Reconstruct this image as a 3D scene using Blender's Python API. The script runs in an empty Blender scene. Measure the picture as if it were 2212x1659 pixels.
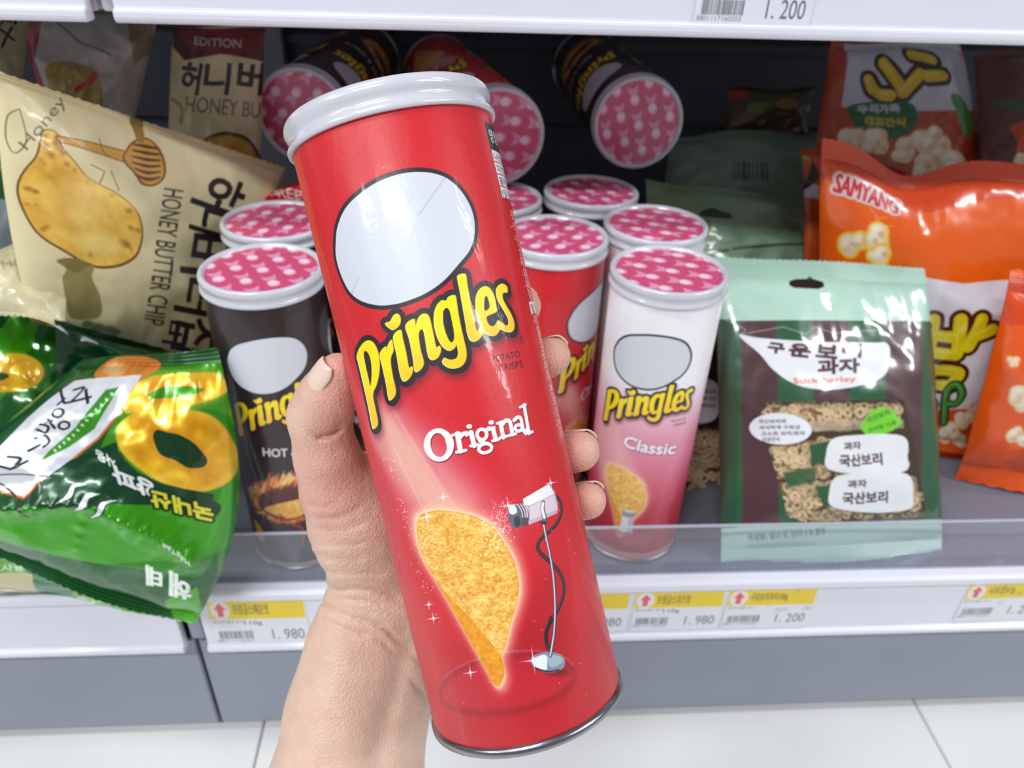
import bpy, bmesh, math, random
import numpy as np
from mathutils import Matrix, Vector

# ------------------------------------------------------------------ camera, light, exposure
scene = bpy.context.scene
ROOT = scene.collection
ZS = 0.190            # height of the bottom shelf's surface above the floor (floor is z = 0)
F, CX, CY = 1661.0, 1106.0, 829.5
def nrm(v):
    v = np.array(v, float); return v / np.linalg.norm(v)
_ez = -nrm((-96, 2521, 1661)); _ex = nrm((25294, -133, 1661)); _ex = nrm(_ex - _ez*np.dot(_ex, _ez)); _ey = np.cross(_ez, _ex)
RC = np.array([_ex, _ey, _ez]).T                       # world -> camera axes (x right, y down, z forward)
CAM = np.array([0.0, -0.4052, 0.4448 + ZS])
cam_data = bpy.data.cameras.new('camera'); cam = bpy.data.objects.new('camera', cam_data); ROOT.objects.link(cam)
cam_data.sensor_width = 36.0; cam_data.lens = F/2212*36.0; cam_data.clip_start = 0.01
_r, _u, _b = RC.T@np.array([1, 0, 0]), RC.T@np.array([0, -1, 0]), RC.T@np.array([0, 0, -1])
cam.matrix_world = Matrix(((_r[0], _u[0], _b[0], CAM[0]), (_r[1], _u[1], _b[1], CAM[1]), (_r[2], _u[2], _b[2], CAM[2]), (0, 0, 0, 1)))
cam_data.dof.use_dof = True; cam_data.dof.focus_distance = 0.262; cam_data.dof.aperture_fstop = 15.0
scene.camera = cam
scene.view_settings.view_transform = 'Standard'; scene.view_settings.look = 'None'
scene.view_settings.gamma = 1.0; scene.view_settings.use_curve_mapping = False
scene.view_settings.exposure = 0.17

world = bpy.data.worlds.new('shop'); scene.world = world; world.use_nodes = True
world.node_tree.nodes['Background'].inputs[0].default_value = (0.93, 0.95, 1.0, 1)
world.node_tree.nodes['Background'].inputs[1].default_value = 0.24

def strip_light(x, y, z, lx, ly, power, col=(0.96, 0.98, 1.0)):
    d = bpy.data.lights.new('ceiling_tube', 'AREA'); d.shape = 'RECTANGLE'; d.size = lx; d.size_y = ly
    d.energy = power; d.color = col
    o = bpy.data.objects.new('ceiling_tube', d); o.location = (x, y, z); ROOT.objects.link(o)
    return o
# rows of ceiling tubes over the aisle
for xx in (-3.1, -0.95, 2.6, 4.4):
    strip_light(xx, -0.42, 2.7, 1.25, 0.20, 17)
    strip_light(xx, -1.70, 2.7, 1.25, 0.20, 44)

# ------------------------------------------------------------------ mapping between the photograph and the place
def c2w(P): return (RC.T@np.atleast_2d(P).T).T + CAM
def w2c(P): return (RC@(np.atleast_2d(P)-CAM).T).T
def proj(P):
    c = w2c(P); return np.c_[CX+F*c[:, 0]/c[:, 2], CY+F*c[:, 1]/c[:, 2]]
def rays(pts):
    pts = np.atleast_2d(np.array(pts, float))
    d = np.c_[(pts[:, 0]-CX)/F, (pts[:, 1]-CY)/F, np.ones(len(pts))]
    return (RC.T@d.T).T
def at_y(px, py, y):
    d = rays([(px, py)])[0]; return CAM + d*(y-CAM[1])/d[1]
def at_z(px, py, z):
    d = rays([(px, py)])[0]; return CAM + d*(z-CAM[2])/d[2]
def at_depth(px, py, Z): return CAM + rays([(px, py)])[0]*Z

# ------------------------------------------------------------------ object helpers
def link(o, parent=None):
    ROOT.objects.link(o)
    if parent is not None: o.parent = parent
    return o
def tag(o, label=None, cat=None, group=None, kind=None):
    if label: o['label'] = label
    if cat: o['category'] = cat
    if group: o['group'] = group
    if kind: o['kind'] = kind
    return o
def empty(name, loc=(0, 0, 0), **k):
    o = bpy.data.objects.new(name, None); o.location = Vector(loc); o.empty_display_size = 0.02
    link(o); tag(o, **k); return o
def meshobj(name, verts, faces, mat, parent=None, uvs=None, smooth=True, mats=None, fmat=None):
    me = bpy.data.meshes.new(name); me.from_pydata([tuple(map(float, v)) for v in verts], [], [tuple(map(int, f)) for f in faces]); me.update()
    if uvs is not None:
        lay = me.uv_layers.new(name='UVMap'); li = np.zeros(len(me.loops), dtype=np.int32); me.loops.foreach_get('vertex_index', li)
        lay.data.foreach_set('uv', np.asarray(uvs, dtype=np.float32)[li].ravel())
    if smooth: me.polygons.foreach_set('use_smooth', [True]*len(me.polygons))
    for m in (mats or [mat]):
        me.materials.append(m)
    if fmat is not None: me.polygons.foreach_set('material_index', np.asarray(fmat, dtype=np.int32))
    o = bpy.data.objects.new(name, me); link(o, parent); return o
def bm_obj(name, bm, mat, parent=None, smooth=False):
    me = bpy.data.meshes.new(name); bm.normal_update(); bm.to_mesh(me); bm.free(); me.materials.append(mat)
    if smooth: me.polygons.foreach_set('use_smooth', [True]*len(me.polygons))
    o = bpy.data.objects.new(name, me); link(o, parent); return o
def box(name, x0, x1, y0, y1, z0, z1, mat, parent=None, bev=0.0008, seg=2):
    bm = bmesh.new(); bmesh.ops.create_cube(bm, size=1)
    for v in bm.verts:
        v.co = Vector(((x0+x1)/2+v.co.x*(x1-x0), (y0+y1)/2+v.co.y*(y1-y0), (z0+z1)/2+v.co.z*(z1-z0)))
    if bev: bmesh.ops.bevel(bm, geom=bm.edges[:], offset=bev, segments=seg, affect='EDGES', clamp_overlap=True)
    return bm_obj(name, bm, mat, parent)
def extrude_x(name, prof, x0, x1, mat, parent=None):
    """closed profile of (y, z) points pulled along x"""
    n = len(prof); v = [(x0, p[0], p[1]) for p in prof]+[(x1, p[0], p[1]) for p in prof]
    f = [(i, (i+1) % n, n+(i+1) % n, n+i) for i in range(n)]+[tuple(range(n-1, -1, -1)), tuple(range(n, 2*n))]
    bm = bmesh.new(); vs = [bm.verts.new(p) for p in v]
    for q in f: bm.faces.new([vs[i] for i in q])
    bmesh.ops.recalc_face_normals(bm, faces=bm.faces[:])
    bmesh.ops.bevel(bm, geom=[e for e in bm.edges if e.calc_length() < 10], offset=0.0006, segments=2, affect='EDGES', clamp_overlap=True)
    return bm_obj(name, bm, mat, parent)
def lathe(name, prof, mat, parent=None, n=96, uv=False, H=1.0, close=False):
    """prof: (r, z) points from bottom to top; seam at the back (+y); u = 0.5 faces -y"""
    m = len(prof); verts = []; uvs = []; faces = []
    for i in range(n+1):
        phi = -math.pi + 2*math.pi*i/n                     # phi = 0 -> -y, phi = 90 deg -> +x
        for r, z in prof:
            verts.append((r*math.sin(phi), -r*math.cos(phi), z)); uvs.append((i/n, z/H))
    for i in range(n):
        for j in range(m-1):
            a, b, c, d = i*m+j, (i+1)*m+j, (i+1)*m+j+1, i*m+j+1
            faces.append((a, b, c, d))
    return meshobj(name, verts, faces, mat, parent, uvs=uvs if uv else None)

# ------------------------------------------------------------------ materials
def c255(r, g, b):
    f = lambda c: (c/255/12.92) if c/255 <= 0.04045 else ((c/255+0.055)/1.055)**2.4
    return (f(r), f(g), f(b), 1)
def pmat(name, col, rough=0.5, metal=0.0, bump=0.0, bscale=60.0, coat=0.0, spec=0.5, var=0.0, sss=0.0, trans=0.0):
    m = bpy.data.materials.new(name); m.use_nodes = True; nt = m.node_tree; b = nt.nodes['Principled BSDF']
    b.inputs['Base Color'].default_value = c255(*col) if max(col) > 1 else (*col, 1)
    b.inputs['Roughness'].default_value = rough; b.inputs['Metallic'].default_value = metal
    b.inputs['Coat Weight'].default_value = coat; b.inputs['Specular IOR Level'].default_value = spec
    b.inputs['Coat Roughness'].default_value = 0.12
    if sss:
        b.inputs['Subsurface Weight'].default_value = sss; b.inputs['Subsurface Radius'].default_value = (0.6, 0.3, 0.2)
        b.inputs['Subsurface Scale'].default_value = 0.008
    if trans: b.inputs['Transmission Weight'].default_value = trans
    if bump or var:
        tc = nt.nodes.new('ShaderNodeTexCoord'); nz = nt.nodes.new('ShaderNodeTexNoise')
        nz.inputs['Scale'].default_value = bscale; nz.inputs['Detail'].default_value = 5
        nt.links.new(tc.outputs['Object'], nz.inputs['Vector'])
        if bump:
            bp = nt.nodes.new('ShaderNodeBump'); bp.inputs['Strength'].default_value = bump; bp.inputs['Distance'].default_value = 0.002
            nt.links.new(nz.outputs['Fac'], bp.inputs['Height']); nt.links.new(bp.outputs['Normal'], b.inputs['Normal'])
        if var:
            mx = nt.nodes.new('ShaderNodeMixRGB'); mx.blend_type = 'MULTIPLY'; mx.inputs['Color1'].default_value = b.inputs['Base Color'].default_value
            rp = nt.nodes.new('ShaderNodeValToRGB'); rp.color_ramp.elements[0].position = .3; rp.color_ramp.elements[1].position = .75
            rp.color_ramp.elements[0].color = (1-var, 1-var, 1-var, 1); rp.color_ramp.elements[1].color = (1, 1, 1, 1)
            mx.inputs['Fac'].default_value = 1
            nt.links.new(nz.outputs['Fac'], rp.inputs['Fac']); nt.links.new(rp.outputs['Color'], mx.inputs['Color2']); nt.links.new(mx.outputs['Color'], b.inputs['Base Color'])
    return m
def print_mat(name, img, rough=0.3, coat=0.3, bump=0.0, bscale=60.0, bdist=0.002, metal=0.0, alpha=False, stretch=None, spec=0.5):
    """printed film or paper: flat print on a procedural glossy surface with procedural crinkles"""
    m = bpy.data.materials.new(name); m.use_nodes = True; nt = m.node_tree; b = nt.nodes['Principled BSDF']
    t = nt.nodes.new('ShaderNodeTexImage'); t.image = img; t.interpolation = 'Cubic'; t.extension = 'EXTEND'
    nt.links.new(t.outputs['Color'], b.inputs['Base Color'])
    b.inputs['Roughness'].default_value = rough; b.inputs['Metallic'].default_value = metal; b.inputs['Specular IOR Level'].default_value = spec
    b.inputs['Coat Weight'].default_value = coat; b.inputs['Coat Roughness'].default_value = 0.08
    if bump:
        tc = nt.nodes.new('ShaderNodeTexCoord'); nz = nt.nodes.new('ShaderNodeTexNoise'); mp = nt.nodes.new('ShaderNodeMapping')
        if stretch: mp.inputs['Scale'].default_value = stretch
        nz.inputs['Scale'].default_value = bscale; nz.inputs['Detail'].default_value = 3; nz.inputs['Distortion'].default_value = 0.6
        bp = nt.nodes.new('ShaderNodeBump'); bp.inputs['Strength'].default_value = bump; bp.inputs['Distance'].default_value = bdist
        nt.links.new(tc.outputs['Object'], mp.inputs['Vector']); nt.links.new(mp.outputs['Vector'], nz.inputs['Vector'])
        nt.links.new(nz.outputs['Fac'], bp.inputs['Height']); nt.links.new(bp.outputs['Normal'], b.inputs['Normal'])
        nt.links.new(bp.outputs['Normal'], b.inputs['Coat Normal'])
    if alpha:
        nt.links.new(t.outputs['Alpha'], b.inputs['Alpha'])
        out = nt.nodes['Material Output']; gl = nt.nodes.new('ShaderNodeBsdfGlossy'); gl.inputs['Roughness'].default_value = 0.12
        fr = nt.nodes.new('ShaderNodeMath'); fr.operation = 'MULTIPLY_ADD'; lw = nt.nodes.new('ShaderNodeLayerWeight'); lw.inputs['Blend'].default_value = .3
        nt.links.new(lw.outputs['Facing'], fr.inputs[0]); fr.inputs[1].default_value = .25; fr.inputs[2].default_value = .05; mx = nt.nodes.new('ShaderNodeMixShader')
        nt.links.new(fr.outputs[0], mx.inputs['Fac']); nt.links.new(b.outputs['BSDF'], mx.inputs[1]); nt.links.new(gl.outputs['BSDF'], mx.inputs[2])
        if bump: nt.links.new(bp.outputs['Normal'], gl.inputs['Normal'])
        nt.links.new(mx.outputs['Shader'], out.inputs['Surface'])
    return m
def clear_mat(name, tint=(0.95, 0.96, 0.98), gloss=0.12, rough=0.1, haze=0.0, hcol=(0.8, 0.82, 0.88)):
    m = bpy.data.materials.new(name); m.use_nodes = True; nt = m.node_tree; nt.nodes.remove(nt.nodes['Principled BSDF']); out = nt.nodes['Material Output']
    tr = nt.nodes.new('ShaderNodeBsdfTransparent'); tr.inputs[0].default_value = (*tint, 1)
    gl = nt.nodes.new('ShaderNodeBsdfGlossy'); gl.inputs['Roughness'].default_value = rough
    df = nt.nodes.new('ShaderNodeBsdfDiffuse'); df.inputs[0].default_value = (*hcol, 1)
    m1 = nt.nodes.new('ShaderNodeMixShader'); m1.inputs[0].default_value = haze; m2 = nt.nodes.new('ShaderNodeMixShader')
    fr = nt.nodes.new('ShaderNodeMath'); fr.operation = 'MULTIPLY_ADD'; lw = nt.nodes.new('ShaderNodeLayerWeight'); lw.inputs['Blend'].default_value = .3
    nt.links.new(lw.outputs['Facing'], fr.inputs[0]); fr.inputs[1].default_value = gloss; fr.inputs[2].default_value = .03
    nt.links.new(tr.outputs[0], m1.inputs[1]); nt.links.new(df.outputs[0], m1.inputs[2])
    nt.links.new(fr.outputs[0], m2.inputs[0]); nt.links.new(m1.outputs[0], m2.inputs[1]); nt.links.new(gl.outputs[0], m2.inputs[2]); nt.links.new(m2.outputs[0], out.inputs['Surface'])
    return m
# ------------------------------------------------------------------ a small vector painter for the flat print
def vnoise(X, Y, seed=0):
    xi = np.floor(X).astype(np.int64); yi = np.floor(Y).astype(np.int64); fx = X-xi; fy = Y-yi
    fx = fx*fx*(3-2*fx); fy = fy*fy*(3-2*fy)
    def h(a, b):
        n = (a*374761393+b*668265263+seed*1442695041) & 0xffffffff
        n = ((n ^ (n >> 13))*1274126177) & 0xffffffff
        return ((n ^ (n >> 16)) & 0xffff)/65535.0
    return (h(xi, yi)*(1-fx)+h(xi+1, yi)*fx)*(1-fy)+(h(xi, yi+1)*(1-fx)+h(xi+1, yi+1)*fx)*fy
def fbm(X, Y, seed=0, o=4):
    s = 0; a = .5; t = 0
    for i in range(o):
        s = s+a*vnoise(X*2**i, Y*2**i, seed+i*7); t += a; a *= .55
    return s/t
def smooth_pts(p, closed=True, k=6):
    p = np.array(p, float); n = len(p); out = []
    rng = range(n) if closed else range(n-1)
    for i in rng:
        if closed: a, b, c, d = p[(i-1) % n], p[i], p[(i+1) % n], p[(i+2) % n]
        else: a, b, c, d = p[max(i-1, 0)], p[i], p[i+1], p[min(i+2, n-1)]
        for j in range(k):
            t = j/k; out.append(.5*((2*b)+(-a+c)*t+(2*a-5*b+4*c-d)*t*t+(-a+3*b-3*c+d)*t**3))
    if not closed: out.append(p[-1])
    return np.array(out)
_glyphs = {}
def _extract(s, me):
    v = np.array([tuple(x.co)[:2] for x in me.vertices]) if len(me.vertices) else np.zeros((0, 2)); ed = []
    for p in me.polygons:
        vs = list(p.vertices)
        for i in range(len(vs)): ed.append((vs[i], vs[(i+1) % len(vs)]))
    if len(v):                                                   # keep only boundary edges
        q = np.round(v, 5); _, inv = np.unique(q, axis=0, return_inverse=True); inv = inv.ravel(); cnt = {}
        for a, b in ed:
            k = (min(inv[a], inv[b]), max(inv[a], inv[b])); cnt.setdefault(k, []).append((a, b))
        be = [l[0] for l in cnt.values() if len(l) % 2 == 1]
    else: be = []
    _glyphs[s] = (v, np.array(be, dtype=int).reshape(-1, 2))
def prefetch(strings):
    obs = []
    for s in strings:
        cu = bpy.data.curves.new('t', 'FONT'); cu.body = s; cu.resolution_u = 3; ob = bpy.data.objects.new('t', cu); ROOT.objects.link(ob); obs.append((s, ob))
    dg = bpy.context.evaluated_depsgraph_get()
    for s, ob in obs:
        _extract(s, ob.evaluated_get(dg).to_mesh()); ob.to_mesh_clear()
    for s, ob in obs:
        cu = ob.data; bpy.data.objects.remove(ob); bpy.data.curves.remove(cu)
def glyph_tris(s):
    if s not in _glyphs: prefetch([s])
    return _glyphs[s]
prefetch(['프링글스매운맛', '원산지:별도 표시', '110g', '8801123456', '1. 980', '프링글스오리지널', '프링글스치즈맛', '구운보리과자100g', '1. 200', '사또밥67g', '8801117160203', 'POTATO', 'CRISPS', 'R', '영양정보', '나트륨 610mg', '지방 37g', '콜레스테롤 0mg', '1일 영양성분', '식품의약품안전처', '·식품유형: 과자', '·수입원: 서울시', '공인중개 제조원', '·제조원: 말레이시아', '·유통기한: 별도표시', '·원재료명: 감자', '밀전분 옥수수', '밀, 우유, 대두', '·이 제품은 메밀', '닭고기 쇠고기', '있습니다 보관', '·포장재질: 종이', '·원산지: 외국산', '·직사광선을 피해', '·본 제품은 교환', '보상받을 수', '·소비자상담실', '·반품 및 교환', '·부정불량식품', 'Classic', 'HOT & SPICY', '양파', '사용', '국내산', '태', '해', 'HAITAI', 'S', '허', '니', '버', '터', '칩', 'HONEY BUTTER CHIP', 'Honey', '프리', 'GOURMET', 'EDITION', 'HONEY BUTTER', '치', 'FREE', '구', '운', '보', '리', '과자', 'Stick barley', '국산보리와', '바삭하게 구워낸', '고소한 보리과자', '건강간식', '국산보리', '우리밀 사용', '주성분: 밀33 %, 보리 3 % 함유', '식품의 유형: 과자', '보리과자 간식', '주성분: 밀33 %', 'SAMYANG', '우리가족', '대표간식'])

class Canvas:
    def __init__(s, W, H, col, mp=None, S=1.0):
        s.W, s.H = W, H; s.a = np.empty((H, W, 3), np.float32); s.a[:] = np.array(col, np.float32)/255
        s.al = np.ones((H, W), np.float32); s.mp = mp; s.S = S      # S: canvas pixels per photo pixel (stroke widths)
    def M(s, p):
        p = np.atleast_2d(np.array(p, float)); return s.mp(p) if s.mp else p
    def cover(s, A, B, ss=3):
        """even-odd coverage of the closed edge set A->B (canvas pixels)"""
        A = np.asarray(A, float); B = np.asarray(B, float)
        lo = np.floor(np.minimum(A.min(0), B.min(0)))-1; hi = np.ceil(np.maximum(A.max(0), B.max(0)))+1
        x0, y0 = int(max(lo[0], 0)), int(max(lo[1], 0)); x1, y1 = int(min(hi[0], s.W)), int(min(hi[1], s.H))
        if x1 <= x0 or y1 <= y0: return None
        w, h = (x1-x0)*ss, (y1-y0)*ss
        a = (A-[x0, y0])*ss; b = (B-[x0, y0])*ss
        sw = a[:, 1] > b[:, 1]; a2 = np.where(sw[:, None], b, a); b2 = np.where(sw[:, None], a, b)
        r0 = np.clip(np.ceil(a2[:, 1]-.5), 0, h).astype(int); r1 = np.clip(np.ceil(b2[:, 1]-.5), 0, h).astype(int)
        n = np.maximum(r1-r0, 0); e = np.repeat(np.arange(len(n)), n)
        if len(e) == 0: return None
        off = np.arange(len(e))-np.repeat(np.cumsum(n)-n, n); rows = r0[e]+off
        t = (rows+.5-a2[e, 1])/(b2[e, 1]-a2[e, 1]); xs = a2[e, 0]+t*(b2[e, 0]-a2[e, 0])
        ix = np.clip(np.ceil(xs-.5), 0, w).astype(int)
        G = np.zeros((h, w+1), np.int32); np.add.at(G, (rows, ix), 1)
        m = (np.cumsum(G, 1)[:, :w] & 1).astype(np.float32)
        return m.reshape(y1-y0, ss, x1-x0, ss).mean((1, 3)), x0, y0
    def blend(s, mk, col, alpha=1.0, erase=None):
        if mk is None: return
        m, x0, y0 = mk; h, w = m.shape
        if callable(col):
            Y, X = np.mgrid[y0:y0+h, x0:x0+w]; c = np.asarray(col(X, Y), np.float32)/255
        else: c = np.array(col, np.float32)/255
        k = (m*alpha)[..., None]; R = s.a[y0:y0+h, x0:x0+w]; R[:] = R*(1-k)+c*k
        q = s.al[y0:y0+h, x0:x0+w]
        if erase is not None: q[:] = q*(1-m*(1-erase))
        else: q[:] = q+(1-q)*m*alpha
    def mask_poly(s, pts, smooth=False, raw=False):
        p = smooth_pts(pts) if smooth else np.array(pts, float)
        if not raw:
            q = []
            for i in range(len(p)):                              # subdivide long edges before mapping
                a, b = p[i], p[(i+1) % len(p)]; k = max(1, int(np.hypot(*(b-a))/25))
                for j in range(k): q.append(a+(b-a)*j/k)
            p = s.M(np.array(q))
        return s.cover(p, np.roll(p, -1, 0))
    def poly(s, pts, col, alpha=1.0, smooth=False, raw=False, erase=None, blur=0):
        mk = s.mask_poly(pts, smooth, raw)
        if blur and mk is not None: mk = s.blurred(mk, blur*s.S)
        s.blend(mk, col, alpha, erase); return mk
    def blurred(s, mk, r):
        m, x0, y0 = mk; p = int(3*r)+1; r = max(1, int(round(r)))
        m = np.pad(m, p); x0 -= p; y0 -= p
        for _ in range(3):
            for ax in (0, 1):
                c = np.cumsum(np.pad(m, [(r+1, r) if k == ax else (0, 0) for k in (0, 1)]), ax)
                m = (np.take(c, range(2*r+1, c.shape[ax]), ax)-np.take(c, range(0, c.shape[ax]-2*r-1), ax))/(2*r+1)
        cx0, cy0 = max(0, -x0), max(0, -y0); m = m[cy0:, cx0:]; x0 += cx0; y0 += cy0
        m = m[:max(0, s.H-y0), :max(0, s.W-x0)]
        return (m, x0, y0) if m.size else None
    def stroke(s, pts, w, col, alpha=1.0, smooth=False, closed=False, raw=False, blur=0, ws=None):
        p = smooth_pts(pts, closed) if smooth else np.array(pts, float)
        if ws is not None: ws = np.interp(np.linspace(0, 1, len(p)), np.linspace(0, 1, len(ws)), ws)
        if not raw: p = s.M(p); w = w*s.S; ws = ws*s.S if ws is not None else None
        if closed: p = np.r_[p, p[:1]]
        W = np.full(len(p), float(w)) if ws is None else np.r_[ws, ws[:1]] if closed else ws
        pad = W.max()/2+2; lo = np.floor(p.min(0)-pad); hi = np.ceil(p.max(0)+pad)
        x0, y0, x1, y1 = int(max(lo[0], 0)), int(max(lo[1], 0)), int(min(hi[0], s.W)), int(min(hi[1], s.H))
        if x1 <= x0 or y1 <= y0: return None
        m = np.zeros((y1-y0, x1-x0), np.float32)
        for i in range(len(p)-1):
            a, b = p[i], p[i+1]; q = max(W[i], W[i+1])/2+1.5
            lx, ly = int(max(min(a[0], b[0])-q, x0)), int(max(min(a[1], b[1])-q, y0)); hx, hy = int(min(max(a[0], b[0])+q+1, x1)), int(min(max(a[1], b[1])+q+1, y1))
            if hx <= lx or hy <= ly: continue
            Y, X = np.mgrid[ly:hy, lx:hx]; X = X+.5-a[0]; Y = Y+.5-a[1]; d = b-a; L = d@d
            t = np.clip((X*d[0]+Y*d[1])/L, 0, 1) if L > 1e-9 else 0*X
            dist = np.hypot(X-t*d[0], Y-t*d[1]); r = (W[i]+(W[i+1]-W[i])*t)/2
            sub = m[ly-y0:hy-y0, lx-x0:hx-x0]; np.maximum(sub, np.clip(r-dist+.5, 0, 1), out=sub)
        mk = (m, x0, y0)
        if blur: mk = s.blurred(mk, blur*s.S)
        s.blend(mk, col, alpha); return mk
    def ellipse(s, c, rx, ry, ang=0, n=40):
        t = np.linspace(0, 2*np.pi, n, endpoint=False); ca, sa = math.cos(math.radians(ang)), math.sin(math.radians(ang))
        x, y = rx*np.cos(t), ry*np.sin(t); return np.c_[c[0]+x*ca-y*sa, c[1]+x*sa+y*ca]
    def oval(s, c, rx, ry, col, ang=0, **k): return s.poly(s.ellipse(c, rx, ry, ang), col, **k)
    def text(s, st, p0, p1, h, col, bold=0, alpha=1.0, up=None, outline=None, raw=False, shadow=None):
        """string fitted to run from p0 to p1 (bottom-left to bottom-right of its box), box height h"""
        v, e = glyph_tris(st)
        if len(v) == 0 or len(e) == 0: return
        lo, hi = v.min(0), v.max(0); q = (v-lo)/(hi-lo)
        p0 = np.array(p0, float); p1 = np.array(p1, float); d = p1-p0
        u = np.array([d[1], -d[0]])/np.hypot(*d)*h if up is None else np.array(up, float)*h
        P = p0+q[:, :1]*d+q[:, 1:]*u
        if not raw: P = s.M(P)
        sc = 1 if raw else s.S
        def thick(mk, w):
            m, x0, y0 = mk; k = int(np.ceil(w)); pd = k+1; m = np.pad(m, pd); r = m.copy(); H, Wd = m.shape
            for dy in range(-k, k+1):
                for dx in range(-k, k+1):
                    wt = min(1, max(0, w+.5-math.hypot(dx, dy)))
                    if wt <= 0 or (dx == 0 and dy == 0): continue
                    sh = np.roll(np.roll(m, dy, 0), dx, 1); np.maximum(r, sh*wt, out=r)
            x0 -= pd; y0 -= pd; cx0, cy0 = max(0, -x0), max(0, -y0); r = r[cy0:, cx0:]; x0 += cx0; y0 += cy0; r = r[:max(0, s.H-y0), :max(0, s.W-x0)]
            return r, x0, y0
        mk = s.cover(P[e[:, 0]], P[e[:, 1]], 4)
        if mk is None: return
        if bold: mk = thick(mk, bold*sc)
        if outline: s.blend(thick(mk, outline[1]*sc), outline[0], alpha)
        s.blend(mk, col, alpha)
    def image(s, name, alpha=False):
        im = bpy.data.images.new(name, s.W, s.H, alpha=True); im.colorspace_settings.name = 'sRGB'
        px = np.ones((s.H, s.W, 4), np.float32); px[..., :3] = np.clip(s.a, 0, 1)
        if alpha: px[..., 3] = s.al
        im.pixels.foreach_set(np.ascontiguousarray(px[::-1]).ravel()); im.update(); im.pack(); return im
# ------------------------------------------------------------------ floor, shelving
M_TILE = pmat('floor_tile', (224, 224, 223), rough=.25, bump=.05, bscale=8, var=.06, coat=.3)
M_GROUT = pmat('grout', (228, 228, 226), rough=.8)
M_WHITE = pmat('white_enamel', (226, 227, 236), rough=.35, coat=.2)
M_RAIL = pmat('rail_plastic', (228, 229, 241), rough=.28, coat=.4, var=.04, bscale=9)
M_GREY = pmat('grey_enamel', (144, 150, 164), rough=.42, var=.06, bscale=14)
M_SHELF = pmat('grey_shelf', (124, 127, 142), rough=.4, var=.05, bscale=10)
M_DARK = pmat('dark_gap', (36, 38, 46), rough=.7)
M_BACK = pmat('back_panel', (66, 67, 78), rough=.55, var=.05, bscale=6)
floor = box('floor', -2.5, 2.5, -2.2, 0.75, -.03, -.004, M_GROUT, bev=0); tag(floor, kind='structure')
sx = [-0.197, 0.60]; T = .797
x0 = at_z(548, 1659, 0)[0]; x1 = at_z(2212, 1618, 0)[0]
T = 0.6
for i in range(-3, 3):
    for j in range(0, 4):
        ax = x0+i*T; ay = .43-(j+1)*T
        box('tile', ax+.0012, ax+T-.0012, ay+.0012, ay+T-.0012, -.006, 0, M_TILE, floor, bev=.0006, seg=1)
SEAM = -.2105                       # joint between the two shelving bays
UY, UZ = .097, .3676                # front face and underside height of the shallower upper shelf
def bay(xa, xb, label, right):
    r = empty('shelving_bay', ((xa+xb)/2, .25, 0), label=label, cat='shelving', group=None)
    def P(o): o.parent = r; o.matrix_parent_inverse = Matrix.Translation(r.location).inverted(); return o
    P(box('kick_panel', xa, xb, .004, .022, .0132, ZS-.066, M_GREY, bev=.001))
    P(box('plinth', xa+.004, xb-.004, .03, .5, 0.0, .02, M_DARK, bev=0))
    P(box('shelf_board', xa, xb, .004, .52, ZS-.022, ZS, M_SHELF, bev=.001))
    P(box('back_panel', xa, xb, .52, .535, 0, 1.02, M_BACK, bev=.001))
    for z in (ZS+.19, ZS+.285, ZS+.40): P(box('back_rib', xa, xb, .512, .52, z, z+.012, M_BACK, bev=.002))
    zt = ZS+UZ
    P(box('upper_shelf_board', xa, xb, UY+.006, .52, zt+.035, zt+.055, M_WHITE, bev=.001))
    P(box('upper_shelf_lip', xa, xb, UY+.008, UY+.03, zt+.004, zt+.034, M_WHITE, bev=.001))
    for k in (xa+.012, xb-.03):
        P(box('bracket', k, k+.018, UY+.02, .5, zt+.006, zt+.034, M_GREY, bev=.001))
    return r, P
rb, PR = bay(SEAM+.0015, 1.3, 'right shelving bay holding the crisps cans', True)
lb, PL = bay(-1.3, SEAM-.0015, 'left shelving bay holding the green and cream snack bags', False)
def rail(name, xa, xb, zt, P, y0=0.0):
    """price rail: ledge on top, slanted ticket face, curled bottom edge"""
    prof = [(.004, zt), (.004, zt-.069), (-.006, zt-.069), (-.0075, zt-.0665), (-.0075, zt-.0625), (-.004, zt-.061), (-.0045, zt-.012), (-.0055, zt-.0095), (-.0085, zt-.009), (-.0085, zt-.0018), (-.0065, zt)]
    o = extrude_x(name, [(a+y0, b) for a, b in prof], xa, xb, M_RAIL); P(o); return o
rail('price_rail', SEAM+.012, 1.3, ZS-.0005, PR); rail('price_rail', -1.3, SEAM-.006, ZS-.0005, PL)
rail('price_rail', at_y(258, 45, UY)[0], 1.4, ZS+UZ+.069, PR, UY); rail('price_rail', -1.3, at_y(200, 42, UY)[0], ZS+UZ+.069, PL, UY)
# steel uprights at the joint
M_POST = pmat('post_steel', (120, 122, 132), rough=.45)
PL(box('upright_post', SEAM-.02, SEAM+.02, .50, .5195, ZS+.002, ZS+.37, M_POST, bev=.001))
PR(box('rail_joint_clip', SEAM+.0, SEAM+.011, -.002, .003, ZS-.058, ZS-.008, M_GREY, bev=.001))
PR(box('rail_joint_clip', at_y(213, 5, UY)[0], at_y(238, 5, UY)[0], UY-.002, UY+.01, ZS+UZ+.012, ZS+UZ+.06, M_WHITE, bev=.001))
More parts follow.
